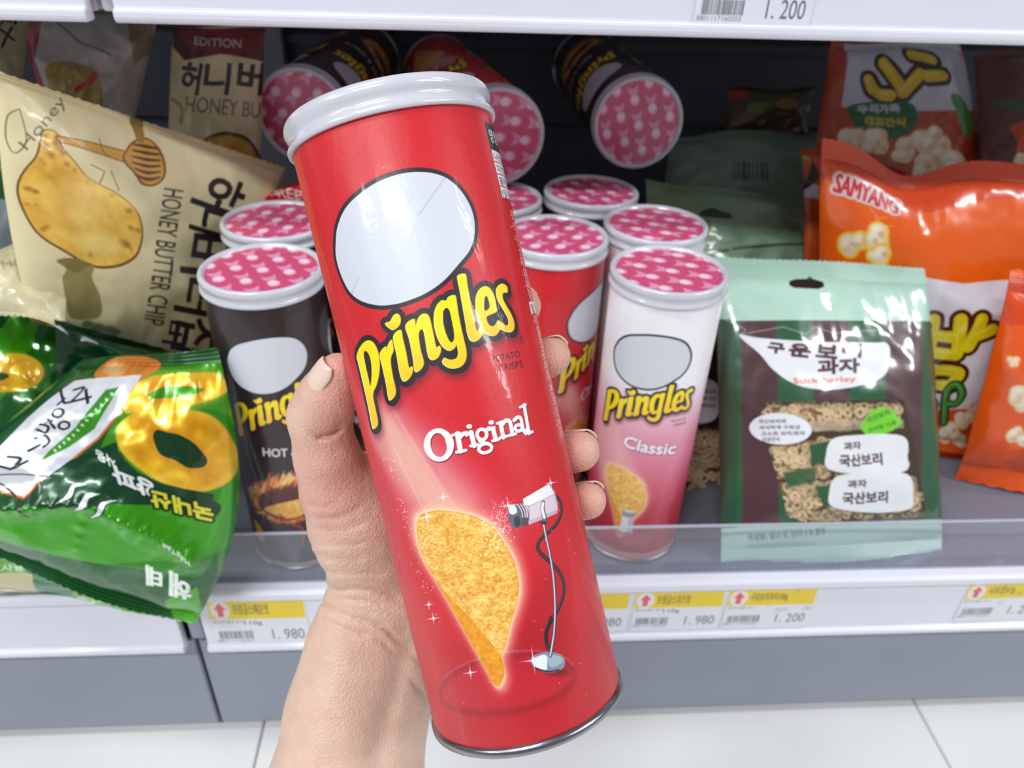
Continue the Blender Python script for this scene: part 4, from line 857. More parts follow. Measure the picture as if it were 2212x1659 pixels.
# ---- barley snack bags
def barley_art(cv, full=True):
    mint = (178, 214, 196); br = (74, 38, 42); gr = (22, 84, 46)
    for i in range(7):
        x0 = 1520+i*78; cv.poly([(x0,660),(x0+78,660),(x0+84,1200),(x0+6,1200)], gr if i % 2 == 0 else br)
    # window onto the cereal bars
    cv.poly([(1652,868),(1950,862),(1958,900),(1985,1000),(2000,1110),(1960,1122),(1740,1128),(1700,1116),(1672,1010),(1640,900)], (200,170,130), erase=.10)
    cv.poly([(1690,1020),(1760,1010),(1760,1040),(1700,1050)], gr, alpha=.9); cv.poly([(1745,960),(1800,950),(1795,1000),(1750,1000)], gr); cv.poly([(1760,1050),(1812,1048),(1830,1090),(1780,1096)], gr, alpha=.95)
    cv.poly([(1646,912),(1950,905),(1952,925),(1650,935)], (186,184,176), alpha=.45)
    # ticket shaped title
    t = [(1594,724),(1640,730),(1760,738),(1880,740),(1914,742),(1922,770),(1908,812),(1860,832),(1790,842),(1720,832),(1670,800),(1640,765)]
    cv.poly(t, (234,236,242), smooth=True)
    for st, x0, x1, y, h in (('구', 1658, 1692, 758, 20), ('운', 1704, 1748, 766, 26), ('보', 1762, 1806, 768, 26), ('리', 1818, 1858, 766, 28)): cv.text(st, (x0, y+2), (x1, y+6), h, (70,36,40), bold=2.0)
    cv.text('과자', (1768,808), (1856,804), 30, (70,36,40), bold=2.0); cv.text('Stick barley', (1712,832), (1848,828), 15, (232,110,80), bold=.8)
    bub = cv.ellipse((1684,926), 66, 34, 3); cv.poly(bub, (232,234,242))
    for k, st in enumerate(('국산보리와', '바삭하게 구워낸', '고소한 보리과자', '건강간식')): cv.text(st, (1638+k*3,915+k*13), (1638+k*3+(60,84,92,36)[k],914+k*13), 9, (70,66,76), bold=.5)
    cv.poly([(1858,922),(1880,890),(1900,878),(1930,885),(1940,905),(1950,912),(1930,930),(1900,945),(1875,942)], (120,214,40)); cv.text('국산보리', (1876,915), (1924,895), 13, (40,120,20), bold=.6); cv.text('우리밀 사용', (1880,936), (1938,916), 10, (40,120,20), bold=.5)
    for y0, dx in ((0, 0), (82, 10)):
        cv.poly([(1796+dx,948+y0),(1850+dx,940+y0),(1950+dx,942+y0),(1962+dx,990+y0),(1955+dx,1018+y0),(1880+dx,1026+y0),(1790+dx,1014+y0),(1782+dx,980+y0)], (234,236,240), smooth=True)
        cv.text('과자', (1822+dx,972+y0), (1862+dx,970+y0), 16, (66,50,56), bold=1); cv.text('국산보리', (1812+dx,1008+y0), (1908+dx,1004+y0), 25, (66,40,50), bold=1.3)
    cv.poly([(1500,696),(1560,694),(1700,692),(1980,694),(2100,696),(2100,500),(1500,500)], mint)
    cv.poly([(1500,1140),(1740,1132),(2010,1122),(2100,1120),(2100,1300),(1500,1300)], mint); cv.poly([(1500,690),(1578,690),(1592,1140),(1500,1140)], (22,74,44))
    cv.text('주성분: 밀33 %, 보리 3 % 함유', (1618,1170), (1785,1154), 15, (90,110,100), bold=.7); cv.text('식품의 유형: 과자', (1925,1128), (1996,1118), 11, (90,110,100), bold=.6)
    cv.poly([(1705,607),(1720,603),(1740,603),(1748,598),(1756,604),(1776,610),(1778,620),(1764,625),(1715,622),(1704,616)], (60,50,40), smooth=False, erase=0)
    for L in ([(1566,690),(1610,712),(1600,722),(1660,712),(1690,706),(1740,722),(1760,706),(1800,720),(1900,712)],): cv.stroke(L, 1.6, (206,214,222), alpha=.7)
def ringmesh(n=9, m=6, R=.0030, r=.0014):
    v = []; f = []
    for i in range(n):
        a = 2*math.pi*i/n
        for j in range(m):
            t = 2*math.pi*j/m; v.append(((R+r*math.cos(t))*math.cos(a), (R+r*math.cos(t))*math.sin(a), r*math.sin(t))); f.append((i*m+j, ((i+1) % n)*m+j, ((i+1) % n)*m+(j+1) % m, i*m+(j+1) % m))
    return np.array(v), f
M_CEREAL = pmat('cereal', (252, 226, 180), rough=.6, bump=.3, bscale=300, var=.3); M_CER2 = pmat('cereal_core', (196, 146, 98), rough=.7, bump=.4, bscale=200)
def cereal_stick(bag, pts, depth, label, seed):
    """a bar of puffed rings inside the bag; pts: photo corners of the bar"""
    u, v = bag.inv(pts); u0, u1, v0, v1 = min(u), max(u), min(v), max(v); rg = np.random.RandomState(seed)
    base = bag.surf([(u0+u1)/2], [(v0+v1)/2], 1, depth)[0]
    r = empty('cereal_stick', base, label=label, cat='cereal bar', group='cereal bars inside the barley bags')
    rv, rf = ringmesh(); V = []; Fc = []; n = int((u1-u0)*bag.w*(v1-v0)*bag.h/(.0058**2)*2.0)
    for k in range(n):
        a, b_ = rg.uniform(u0, u1), rg.uniform(v0, v1); x = (b_-v0)/(v1-v0)*2-1; hgt = -.006*(x*x)-rg.uniform(0, .0045)
        p = bag.surf([a], [b_], 1, depth+hgt)[0]-base; R = np.array(Matrix.Rotation(rg.uniform(0, 6.28), 3, 'Z')@Matrix.Rotation(rg.normal(0, .7), 3, 'X'))
        W = np.array([bag.ux, -bag.uy, bag.n]).T; w = (W@R@rv.T).T*rg.uniform(.85, 1.15)+p; o = len(V)*len(rv); V.append(w); Fc += [tuple(i+o for i in q_) for q_ in rf]
    o = meshobj('puffed_ring', np.concatenate(V), Fc, M_CEREAL, r); o['kind'] = 'stuff'
    U, VV = np.meshgrid(np.linspace(u0+.01, u1-.01, 14), np.linspace(v0, v1, 8)); xx = (VV.ravel()-v0)/(v1-v0)*2-1
    top = bag.surf(U.ravel(), VV.ravel(), 1, depth-.0062)-bag.n*(.006*xx*xx)[:, None]-base; bot = bag.surf(U.ravel(), VV.ravel(), 1, depth-.013)-base; N = len(top); f = []
    for j in range(7):
        for i in range(13): a = j*14+i; f += [(a, a+14, a+15, a+1), (N+a, N+a+1, N+a+15, N+a+14)]
    for i in range(13): f += [(i, i+1, N+i+1, N+i), (98+i+1, 98+i, N+98+i, N+98+i+1)]
    for j in range(7): a = j*14; f += [(a+14, a, N+a, N+a+14), (a+13, a+27, N+a+27, N+a+13)]
    meshobj('core', np.r_[top, bot], f, M_CER2, r)
GB = 'barley snack bags on the right'
b = Bag(q((1545,553,.142),(2003,578,.142),(2040,1198,.0155),(1560,1226,.0075)), .020, seed=4, wr=.0035, crimp=.055, back=.5, pq=(3, 2.4))
cv = b.canvas(1024, (178, 214, 196)); barley_art(cv)
b.build('mint topped barley snack bag in front, cereal bars showing through its window', GB, film(cv, 'barley_print', rough=.36, coat=.3, bump=.22, bscale=9, alpha=True), B_BROWN, 80, 80)
cereal_stick(b, [(1648,868),(1950,868),(1950,925),(1648,925)], -.004, 'uppermost cereal bar in the front barley bag', 1)
cereal_stick(b, [(1678,955),(1968,955),(1968,1030),(1678,1030)], -.004, 'middle cereal bar in the front barley bag', 2)
cereal_stick(b, [(1696,1046),(1996,1046),(1996,1118),(1696,1118)], -.004, 'lowest cereal bar in the front barley bag', 3)
b = Bag(q((1462,600,.225),(1740,600,.225),(1730,1085,.105),(1466,1112,.082)), .012, seed=15, wr=.003, crimp=.06, back=.5)
cv = b.canvas(600, (178, 214, 196)); cv.poly([(1400,640),(1900,640),(1900,1060),(1400,1060)], (60,34,38)); cv.poly([(1400,980),(1500,1000),(1490,1060),(1400,1060)], (26,80,46))
cv.poly([(1440,820),(1480,812),(1548,830),(1550,900),(1500,915),(1450,900)], (226,228,236), smooth=True); cv.poly([(1400,925),(1640,925),(1640,1075),(1400,1075)], (190,160,120), erase=.1); cv.poly([(1400,1085),(1900,1085),(1900,1200),(1400,1200)], (178,214,196))
for k in range(3): cv.text('보리과자 간식', (1500,850+k*15), (1546,851+k*15), 9, (70,66,76), bold=.5)
cv.text('주성분: 밀33 %', (1482,1100), (1568,1094), 14, (90,110,100), bold=.7)
b.build('barley snack bag half hidden between the white to pink can and the front barley bag', GB, film(cv, 'barley_print_two', rough=.25, coat=.6, bump=.35, alpha=True), B_BROWN, 50, 50)
cereal_stick(b, [(1490,930),(1640,930),(1640,1000),(1490,1000)], -.003, 'upper cereal bar in the half hidden barley bag', 5)
cereal_stick(b, [(1490,1010),(1640,1010),(1640,1075),(1490,1075)], -.003, 'lower cereal bar in the half hidden barley bag', 6)
b = Bag(q((1396,385,.275),(1742,440,.285),(1765,660,.225),(1400,650,.215)), .012, seed=16, wr=.005, crimp=.05)
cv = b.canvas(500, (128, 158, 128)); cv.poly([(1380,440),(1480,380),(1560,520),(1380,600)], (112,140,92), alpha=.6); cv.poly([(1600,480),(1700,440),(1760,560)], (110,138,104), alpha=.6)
cv.poly([(1511,458),(1526,452),(1536,450),(1545,450),(1552,455),(1578,462),(1580,472),(1566,474),(1520,468),(1511,465)], (20,30,24)); cv.stroke([(1545,545),(1600,535),(1760,530)], 5, (60,76,60))
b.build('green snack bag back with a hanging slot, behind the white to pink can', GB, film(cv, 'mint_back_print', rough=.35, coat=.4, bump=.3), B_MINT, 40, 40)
b = Bag(q((1450,292,.40),(1770,285,.40),(1775,500,.33),(1425,480,.33)), .016, seed=17, wr=.006, crimp=.05)
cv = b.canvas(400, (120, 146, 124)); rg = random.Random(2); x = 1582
while x < 1655: w = rg.choice((3, 5, 7)); cv.poly([(x,350),(x+w,351),(x+w,392),(x,391)], (60,60,80)); x += w+rg.choice((3, 4, 6))
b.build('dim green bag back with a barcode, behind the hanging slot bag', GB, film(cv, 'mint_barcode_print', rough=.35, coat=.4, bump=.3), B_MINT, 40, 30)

# ---- orange puffed corn bags
GO = 'orange snack bags on the right'
YB = (238, 220, 20); BR = (74, 34, 20)
def fat(cv, strokes, w, col, ol, olw):
    for L in strokes: cv.stroke(L, w+olw*2, ol, smooth=len(L) > 2)
    for L in strokes: cv.stroke(L, w, col, smooth=len(L) > 2)
    for L in strokes: cv.stroke([(x-w*.12, y-w*.18) for x, y in L], w*.16, (252,250,150), smooth=len(L) > 2, alpha=.45)
b = Bag([at_y(1772,296,.20), at_y(2345,372,.20), at_z(2090,988,ZS+.002), at_z(1790,940,ZS+.002)], .026, seed=21, wr=.005, crimp=.055, pinch=(-.004, .012), topsag=lambda u: .022*np.exp(-((u-.34)/.16)**2), pq=(2.4, 2.4))
cv = b.canvas(1100, (244, 100, 20))
cv.poly([(1760,290),(2360,360),(2360,420),(1950,440),(1770,380)], (226,74,26)); cv.poly([(1850,560),(1990,560),(1960,700),(1850,700)], (238,120,20), alpha=.6, blur=12)
cv.poly([(1900,610),(1985,596),(2080,612),(2175,606),(2230,600),(2130,905),(2040,915),(1930,900),(1900,800)], (232,232,240))
cv.poly([(1880,890),(2010,890),(2110,880),(2140,860),(2140,1040),(1880,1040)], (226,90,30)); 
for k, (x, y, r) in enumerate(((1975,930,20),(2010,945,22),(2050,930,24),(2085,900,22),(2100,880,16),(1990,955,14),(2070,950,16))): popcorn(cv, x, y, r, k, halo=False)
cv.stroke([(1930,958),(2000,970),(2090,985)], 14, (150,30,20))
cv.text('SAMYANG', (1797,412), (1942,446), 42, (206,40,50), bold=1.4, outline=((224,206,206), 5))
popcorn(cv, 1845, 520, 30, 3); popcorn(cv, 1905, 515, 36, 7); popcorn(cv, 1895, 560, 26, 9)
fat(cv, [[(2015,690),(2008,760)],[(2075,690),(2068,765)],[(2012,725),(2070,730)],[(2010,762),(2066,768)],[(2120,690),(2092,750)],[(2110,725),(2142,712)],[(2020,800),(2070,806),(2062,825)],[(2018,800),(2008,830),(2055,835)]], 27, YB, BR, 9)
fat(cv, [[(1950,700),(1990,705)],[(1945,760),(1990,765)]], 22, YB, BR, 9)
fat(cv, [[(1962,890),(1955,850),(1975,832),(2000,845),(1998,870),(1968,872)]], 13, (70,150,50), (24,60,30), 5)
fat(cv, [cv.ellipse((2010,878), 13, 14, 0, 16).tolist()+[(2023,878)]], 9, (232,130,40), (120,50,20), 4)
fat(cv, [[(2040,915),(2046,850),(2068,832),(2078,852),(2066,872),(2048,874)]], 12, (70,150,50), (24,60,30), 5)
for x, y in ((1900,466),(1912,488)): cv.stroke([(x-20, y-24), (x, y), (x+20, y-6)], 2, (255,220,150), alpha=.6)
b.build('bright orange puffed corn bag standing behind the front barley bag', GO, film(cv, 'orange_print', rough=.25, coat=.6, bump=.4, bscale=9), B_ORANGE, 90, 80)
b = Bag(q((1795,88,.36),(2075,84,.37),(2150,470,.29),(1742,450,.285)), .024, seed=22, wr=.006)
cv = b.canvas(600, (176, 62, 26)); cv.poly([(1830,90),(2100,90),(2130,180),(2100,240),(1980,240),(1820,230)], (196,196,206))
fat(cv, [[(1910,135),(1935,165),(1950,200)],[(1950,200),(1985,160)],[(1880,170),(1895,200),(1925,205)],[(1965,120),(2010,130)],[(2000,165),(2030,165)]], 24, (214,180,20), (50,30,24), 9)
cv.poly([(1832,235),(1870,222),(1960,222),(1978,250),(1965,285),(1920,300),(1860,290)], (8,96,50), smooth=True)
cv.text('우리가족', (1852,246), (1944,242), 18, (200,200,214), bold=1.4); cv.text('대표간식', (1866,272), (1952,274), 18, (206,170,50), bold=1.6)
for k, (x, y, r) in enumerate(((1840,300,26),(1890,315,34),(1950,320,30),(2030,330,44),(2000,300,30),(2060,370,40),(1990,370,34))): popcorn(cv, x, y, r, k+20, halo=False)
cv.poly([(2050,205),(2080,215),(2100,270),(2080,300),(2065,250)], (60,130,40), smooth=True)
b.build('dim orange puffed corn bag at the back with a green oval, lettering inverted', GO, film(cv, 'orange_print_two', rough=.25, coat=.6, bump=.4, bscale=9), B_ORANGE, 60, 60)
b = Bag(q((1736,318,.275),(1900,330,.28),(1900,640,.225),(1738,620,.222)), .008, seed=23, wr=.005)
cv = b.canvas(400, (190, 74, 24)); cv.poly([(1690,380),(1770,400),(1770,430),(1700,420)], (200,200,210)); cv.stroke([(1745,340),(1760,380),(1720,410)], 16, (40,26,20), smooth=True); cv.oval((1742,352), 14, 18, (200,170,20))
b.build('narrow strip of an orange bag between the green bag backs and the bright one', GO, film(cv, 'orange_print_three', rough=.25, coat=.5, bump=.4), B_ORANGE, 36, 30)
b = Bag([at_y(2190,585,.12), at_y(2560,640,.12), at_z(2470,1085,ZS+.003), at_z(2068,1040,ZS+.003)], .022, seed=24, wr=.005, crimp=.09, pinch=(.0, 0))
cv = b.canvas(600, (238, 90, 18)); popcorn(cv, 2185, 780, 14, 31, False); popcorn(cv, 2205, 860, 26, 32, False); popcorn(cv, 2190, 940, 20, 33, False); popcorn(cv, 2215, 950, 20, 34, False); cv.poly([(2160,600),(2300,600),(2300,700),(2170,700)], (200,60,20), alpha=.6)
b.build('orange bag at the right edge of the view, nearest of the orange bags', GO, film(cv, 'orange_print_four', rough=.25, coat=.6, bump=.35, bscale=9), B_ORANGE, 50, 44)
b = Bag(q((2105,120,.36),(2330,100,.36),(2330,420,.27),(2120,400,.27)), .016, seed=25, wr=.005)
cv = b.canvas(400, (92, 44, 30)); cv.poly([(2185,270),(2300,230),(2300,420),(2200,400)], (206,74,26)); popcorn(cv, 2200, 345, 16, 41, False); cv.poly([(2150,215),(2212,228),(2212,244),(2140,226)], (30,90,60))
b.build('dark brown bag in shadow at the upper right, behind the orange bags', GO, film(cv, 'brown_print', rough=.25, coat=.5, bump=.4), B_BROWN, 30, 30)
b = Bag(q((1570,190,.45),(1760,190,.45),(1740,300,.42),(1560,300,.42)), .012, seed=26, wr=.004)
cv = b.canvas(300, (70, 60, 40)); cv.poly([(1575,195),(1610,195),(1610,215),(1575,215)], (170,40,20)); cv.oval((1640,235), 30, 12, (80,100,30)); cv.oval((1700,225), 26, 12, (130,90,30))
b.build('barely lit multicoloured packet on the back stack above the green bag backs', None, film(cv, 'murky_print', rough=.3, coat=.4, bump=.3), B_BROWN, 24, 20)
# ------------------------------------------------------------------ the hand and forearm
def build_hand():
    import openvdb as vdb
    Hm = np.array(HELD); Hi = np.linalg.inv(Hm)
    def cyl(px_s, phi, rho):                     # distance along the can from its lid (m), angle (deg, 90 = right, 180 = behind), distance from axis
        a = math.radians(phi); p = np.array([rho*math.sin(a), -rho*math.cos(a), CAN_H-px_s, 1]); return (Hm@p)[:3]
    D = lambda x, y, Z: at_depth(x, y, Z)
    R = CAN_R
    # joints: (point, radius)
    fingers = {
     'index': [(D(905,930,.372), .0115), (cyl(.112, 197, R+.0105), .0098), (cyl(.093, 158, R+.0092), .0087), (cyl(.0815, 127, R+.0080), .0078)],
     'middle': [(D(930,985,.374), .0115), (cyl(.124, 190, R+.0108), .0100), (cyl(.110, 152, R+.0094), .0089), (cyl(.1045, 113, R+.0082), .0081)],
     'ring': [(D(955,1050,.374), .0112), (cyl(.155, 186, R+.0106), .0100), (cyl(.148, 145, R+.0096), .0092), (cyl(.1445, 107, R+.0086), .0085)],
     'pinky': [(D(985,1130,.372), .0105), (cyl(.178, 180, R+.0094), .0088), (cyl(.170, 140, R+.0086), .0080), (cyl(.1655, 108, R+.0078), .0077)]}
    thumb = [(D(810,1190,.345), .0180), (D(724,1055,.326), .0132), (D(706,985,.318), .0120), (D(690,900,.311), .0113), (D(708,855,.305), .0100), (D(731,806,.300), .0080)]
    palm = [[(D(815,1290,.352), .0175), (D(850,1150,.362), .0200), (D(900,990,.369), .0155)],
            [(D(860,1290,.360), .0170), (D(930,1150,.370), .0165), (D(950,1010,.374), .0135)],
            [(D(890,1320,.362), .0160), (D(980,1200,.372), .0150), (D(975,1090,.375), .0130)],
            [(D(752,1130,.338), .0145), (D(840,1060,.355), .0170), (D(915,1000,.368), .0140)],
            [(D(772,1190,.340), .0140), (D(780,1120,.338), .0165), (D(752,1040,.330), .0128)]]
    arm = [[(D(794,1290,.350), .0160), (D(766,1400,.350), .0190), (D(742,1540,.347), .0228), (D(714,1720,.342), .0262), (D(690,1960,.335), .029)],
           [(D(850,1320,.358), .0165), (D(838,1420,.358), .0185), (D(810,1560,.356), .0205), (D(790,1720,.352), .0225), (D(770,1960,.345), .025)],
           [(D(820,1300,.362), .0180), (D(808,1420,.366), .0200), (D(782,1560,.366), .0230), (D(756,1720,.362), .0255), (D(730,1960,.356), .028)]]
    h = .00105
    allp = [p for L in list(fingers.values())+[thumb]+palm+arm for p, r in L]; lo = np.min(allp, 0)-.04; hi = np.max(allp, 0)+.04
    dims = np.ceil((hi-lo)/h).astype(int); BIG = .02; sdf = np.full(dims, BIG, np.float32)
    def seg(a, ra, b, rb, pad=.014):
        l = np.minimum(a-ra, b-rb)-pad; u = np.maximum(a+ra, b+rb)+pad
        i0 = np.maximum(((l-lo)/h).astype(int), 0); i1 = np.minimum(((u-lo)/h).astype(int)+1, dims)
        g = [(np.arange(i0[k], i1[k])*h+lo[k]).astype(np.float32) for k in range(3)]
        X, Y, Z = g[0][:, None, None], g[1][None, :, None], g[2][None, None, :]; d = b-a; L2 = d@d
        t = np.clip(((X-a[0])*d[0]+(Y-a[1])*d[1]+(Z-a[2])*d[2])/L2, 0, 1)
        return tuple(slice(i0[k], i1[k]) for k in range(3)), np.sqrt((X-a[0]-t*d[0])**2+(Y-a[1]-t*d[1])**2+(Z-a[2]-t*d[2])**2)-(ra+(rb-ra)*t)
    def smin(a, b, k): m = np.maximum(k-np.abs(a-b), 0)/k; return np.minimum(a, b)-m*m*k*.25
    def add(chain, k):
        for (a, ra), (b, rb) in zip(chain[:-1], chain[1:]):
            sl, d = seg(a, ra, b, rb); sdf[sl] = smin(sdf[sl], d, k)
    for c in arm: add(c, .014)
    for c in palm: add(c, .014)
    add(thumb, .007)
    for c in fingers.values():
        part = np.full(dims, BIG, np.float32)
        for (a, ra), (b, rb) in zip(c[:-1], c[1:]):
            sl, d = seg(a, ra, b, rb); part[sl] = smin(part[sl], d, .003)
        np.copyto(sdf, smin(sdf, part, .003))
    # thumb pad and nail-side flattening, knuckle folds
    gx = [np.arange(dims[k])*h+lo[k] for k in range(3)]
    idx = np.argwhere(np.abs(sdf) < .004); P = idx*h+lo; val = sdf[tuple(idx.T)].astype(float)
    pp = proj(P)
    def crease(pts, depth, width, k=8, side=True):
        L = smooth_pts(pts, False, 5); best = np.full(len(pp), 1e9)
        for a, b in zip(L[:-1], L[1:]):
            d = b-a; t = np.clip(((pp-a)@d)/(d@d), 0, 1); best = np.minimum(best, np.hypot(*(pp-a-t[:, None]*d).T))
        ends = np.minimum(np.hypot(*(pp-L[0]).T), np.hypot(*(pp-L[-1]).T)); fade = np.clip(ends/28+.15, 0, 1) if len(L) > 6 else 1
        return 1.5*depth*np.exp(-(best/width)**2)*fade
    g = np.zeros(len(P))
    for pts, dp, w in (([(688,1290),(715,1315),(760,1335),(820,1350),(870,1395),(925,1450)], .0013, 5),
        ([(690,1262),(730,1275),(780,1272),(830,1282),(880,1300)], .0008, 5), ([(692,1282),(740,1293),(800,1300),(860,1325)], .0006, 4),
        ([(700,1335),(750,1362),(810,1375),(850,1410),(880,1460),(925,1510)], .0009, 6), ([(688,1225),(730,1240),(790,1238),(840,1240)], .0005, 5), ([(684,1200),(740,1212),(800,1205)], .0004, 5),
        ([(680,1170),(740,1180),(800,1168)], .0004, 4), ([(672,935),(690,944),(720,935),(744,915)], .0018, 6), ([(655,1085),(700,1095),(740,1080)], .0005, 5), ([(690,1120),(740,1115),(790,1085)], .0005, 5), ([(700,1150),(760,1140),(800,1120)], .0004, 5)):
        g = np.maximum(g, crease(pts, dp, w))
    g = np.maximum(g, crease([(885,1370),(858,1470),(826,1580),(800,1720)], .0013, 24))
    g -= .00035*(fbm(pp[:, 0]/9, pp[:, 1]/26+P[:, 1]*100, 3)-.5)
    ridge = np.exp(-(np.abs(pp[:, 1]-1200)/95)**2)*np.clip((940-pp[:, 0])/100, 0, 1); g += ridge*.0015*(fbm(pp[:, 0]/70, pp[:, 1]/11, 17, 3)-.5)
    sdf[tuple(idx.T)] = val+g
    # keep clear of the can: flesh rests against it
    i0 = np.arange(dims[0])*h+lo[0]; X, Y, Z = np.meshgrid(i0, gx[1], gx[2], indexing='ij', sparse=True)
    lx = Hi[0, 0]*X+Hi[0, 1]*Y+Hi[0, 2]*Z+Hi[0, 3]; ly = Hi[1, 0]*X+Hi[1, 1]*Y+Hi[1, 2]*Z+Hi[1, 3]; lz = Hi[2, 0]*X+Hi[2, 1]*Y+Hi[2, 2]*Z+Hi[2, 3]
    can = np.maximum(np.sqrt(lx*lx+ly*ly)-(R+.0006), np.abs(lz-CAN_H/2)-CAN_H/2-.003).astype(np.float32)
    np.copyto(sdf, np.maximum(sdf, -can)); del can, lx, ly, lz
    grid = vdb.FloatGrid(.006); grid.copyFromArray(np.clip(sdf, -.006, .006)); pts, quads = grid.convertToQuads(0.0)
    pts = pts*h+lo
    M_SKIN = bpy.data.materials.new('skin'); M_SKIN.use_nodes = True; nt = M_SKIN.node_tree; bs = nt.nodes['Principled BSDF']
    bs.inputs['Roughness'].default_value = .48; bs.inputs['Subsurface Weight'].default_value = .35; bs.inputs['Subsurface Radius'].default_value = (1, .35, .2); bs.inputs['Subsurface Scale'].default_value = .004
    at = nt.nodes.new('ShaderNodeAttribute'); at.attribute_name = 'flush'; n1 = nt.nodes.new('ShaderNodeTexNoise'); n1.inputs['Scale'].default_value = 90; n1.inputs['Detail'].default_value = 6
    tc = nt.nodes.new('ShaderNodeTexCoord'); nt.links.new(tc.outputs['Object'], n1.inputs['Vector'])
    m1 = nt.nodes.new('ShaderNodeMixRGB'); m1.inputs['Color1'].default_value = c255(222, 191, 171); m1.inputs['Color2'].default_value = c255(224, 166, 152); nt.links.new(at.outputs['Fac'], m1.inputs['Fac'])
    m2 = nt.nodes.new('ShaderNodeMixRGB'); m2.blend_type = 'MULTIPLY'; m2.inputs['Fac'].default_value = .5; rp = nt.nodes.new('ShaderNodeValToRGB'); rp.color_ramp.elements[0].position = .35; rp.color_ramp.elements[0].color = (.86, .74, .70, 1); rp.color_ramp.elements[1].position = .65; rp.color_ramp.elements[1].color = (1, 1, 1, 1)
    nt.links.new(n1.outputs['Fac'], rp.inputs['Fac']); nt.links.new(m1.outputs['Color'], m2.inputs['Color1']); nt.links.new(rp.outputs['Color'], m2.inputs['Color2']); nt.links.new(m2.outputs['Color'], bs.inputs['Base Color'])
    n2 = nt.nodes.new('ShaderNodeTexVoronoi'); n2.inputs['Scale'].default_value = 900; n3 = nt.nodes.new('ShaderNodeTexNoise'); n3.inputs['Scale'].default_value = 260; n3.inputs['Detail'].default_value = 6
    nt.links.new(tc.outputs['Object'], n2.inputs['Vector']); nt.links.new(tc.outputs['Object'], n3.inputs['Vector'])
    ma = nt.nodes.new('ShaderNodeMath'); ma.operation = 'ADD'; nt.links.new(n2.outputs['Distance'], ma.inputs[0]); nt.links.new(n3.outputs['Fac'], ma.inputs[1])
    bp = nt.nodes.new('ShaderNodeBump'); bp.inputs['Strength'].default_value = .5; bp.inputs['Distance'].default_value = .0006; nt.links.new(ma.outputs[0], bp.inputs['Height']); nt.links.new(bp.outputs['Normal'], bs.inputs['Normal'])
    M_NAIL = pmat('nail', (240, 208, 190), rough=.25, coat=.5, sss=.2)
    org = D(800, 1300, .35)
    root = empty('person', org, label='bare left hand and forearm gripping the red can from behind, thumb on its left side', cat='person')
    ob = meshobj('hand_and_forearm', pts-org, quads[:, ::-1], M_SKIN, root)
    me = ob.data; bm = bmesh.new(); bm.from_mesh(me); bmesh.ops.smooth_vert(bm, verts=bm.verts[:], factor=.5, use_axis_x=True, use_axis_y=True, use_axis_z=True); bm.to_mesh(me); bm.free()
    # volume check for the face direction
    co = np.array([v.co for v in me.vertices]); pl = np.array([p.vertices[:] for p in me.polygons if len(p.vertices) == 4][:20000]); 
    a, b_, c = co[pl[:, 0]], co[pl[:, 1]], co[pl[:, 2]]; cc = (a+c)/2; nn = np.cross(b_-a, c-a)
    gi = np.clip((((cc+org)+nn/np.linalg.norm(nn, axis=1)[:, None]*.0015-lo)/h).astype(int), 0, dims-1)
    if np.mean(sdf[tuple(gi.T)] < 0) > .5: me.flip_normals()
    W = co+org; f = np.zeros(len(W)); pw = proj(W)
    for c_ in fingers.values(): f = np.maximum(f, np.clip(1-np.linalg.norm(W-c_[-1][0], axis=1)/.024, 0, 1))
    f = np.maximum(f, np.clip(1-np.linalg.norm(W-thumb[-1][0], axis=1)/.024, 0, .8)); f = np.maximum(f, .75*np.exp(-(np.hypot(pw[:, 0]-690, (pw[:, 1]-1060)*.8)/95)**2)); f = np.maximum(f, .5*np.exp(-(np.hypot(pw[:, 0]-700, pw[:, 1]-900)/60)**2))
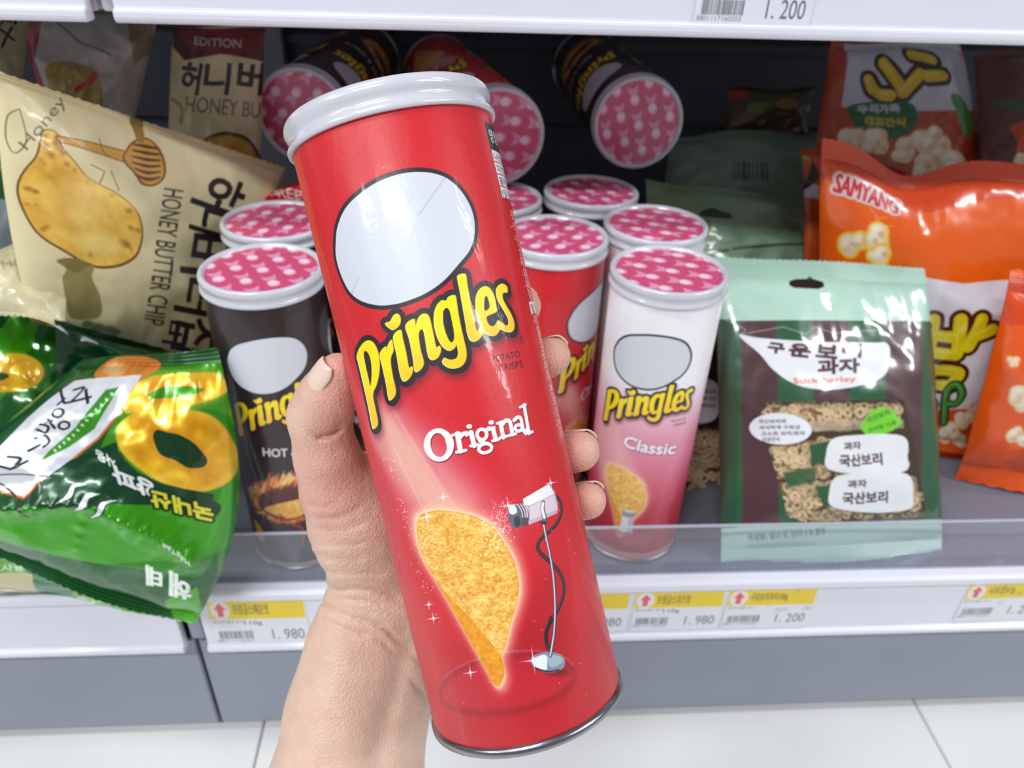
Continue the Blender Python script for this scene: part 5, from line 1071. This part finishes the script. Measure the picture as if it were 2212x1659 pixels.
    at_ = me.attributes.new('flush', 'FLOAT', 'POINT'); at_.data.foreach_set('value', f.astype(np.float32))
    # nails: curved plates on the backs of the finger ends
    def nail(tip, base, out, r, rb, w, L, back=.002):
        ax = nrm(tip-base); o = nrm(out-ax*np.dot(out, ax)); sx_ = np.cross(ax, o); V = []; n = 12; m = 12
        for j in range(m+1):
            t = j/m; y = (t-.5)*L; ww = w*(1-max(0, (t-.72)/.28)**2*.35)*(1-max(0, (.18-t)/.18)**2*.35)
            for i in range(n+1):
                s_ = (i/n*2-1)*ww/2; rr = r+(rb-r)*min(1, (back+L/2-y)/np.linalg.norm(tip-base))+.0007; a_ = s_/rr; V.append(tip-ax*back+ax*y+o*(rr*math.cos(a_)-.0005*(abs(i/n*2-1)**4)-.0008*t*t)+sx_*rr*math.sin(a_))
        k = len(V); V = V+[v-o*.0006 for v in V]; w_ = n+1; F_ = []
        for j in range(m):
            for i in range(n): q_ = j*w_+i; F_ += [(q_, q_+1, q_+w_+1, q_+w_), (k+q_, k+q_+w_, k+q_+w_+1, k+q_+1)]
        for i in range(n): F_ += [(i+1, i, k+i, k+i+1), (m*w_+i, m*w_+i+1, k+m*w_+i+1, k+m*w_+i)]
        for j in range(m): F_ += [(j*w_, (j+1)*w_, k+(j+1)*w_, k+j*w_), (j*w_+n+w_, j*w_+n, k+j*w_+n, k+j*w_+n+w_)]
        meshobj('fingernail', np.array(V)-org, F_, M_NAIL, root)
    axis_pt = lambda p: Hm[:3, 3]+Hm[:3, 2]*np.dot(p-Hm[:3, 3], Hm[:3, 2])
    for nm, w in (('index', .0105), ('middle', .0110), ('ring', .0112), ('pinky', .0092)):
        c_ = fingers[nm]; t, r = c_[-1]; ra_ = nrm(t-axis_pt(t)); nail(t, c_[-2][0], ra_+Hm[:3, 2]*.75+nrm(CAM-t)*.55, r, c_[-2][1], w, .0120, .0008)
    t, r = thumb[-1]; nail(t, thumb[-2][0], nrm(CAM-t)*.9-_r*.6+_u*.45, r, thumb[-2][1], .0125, .0160, .0030)
build_hand()
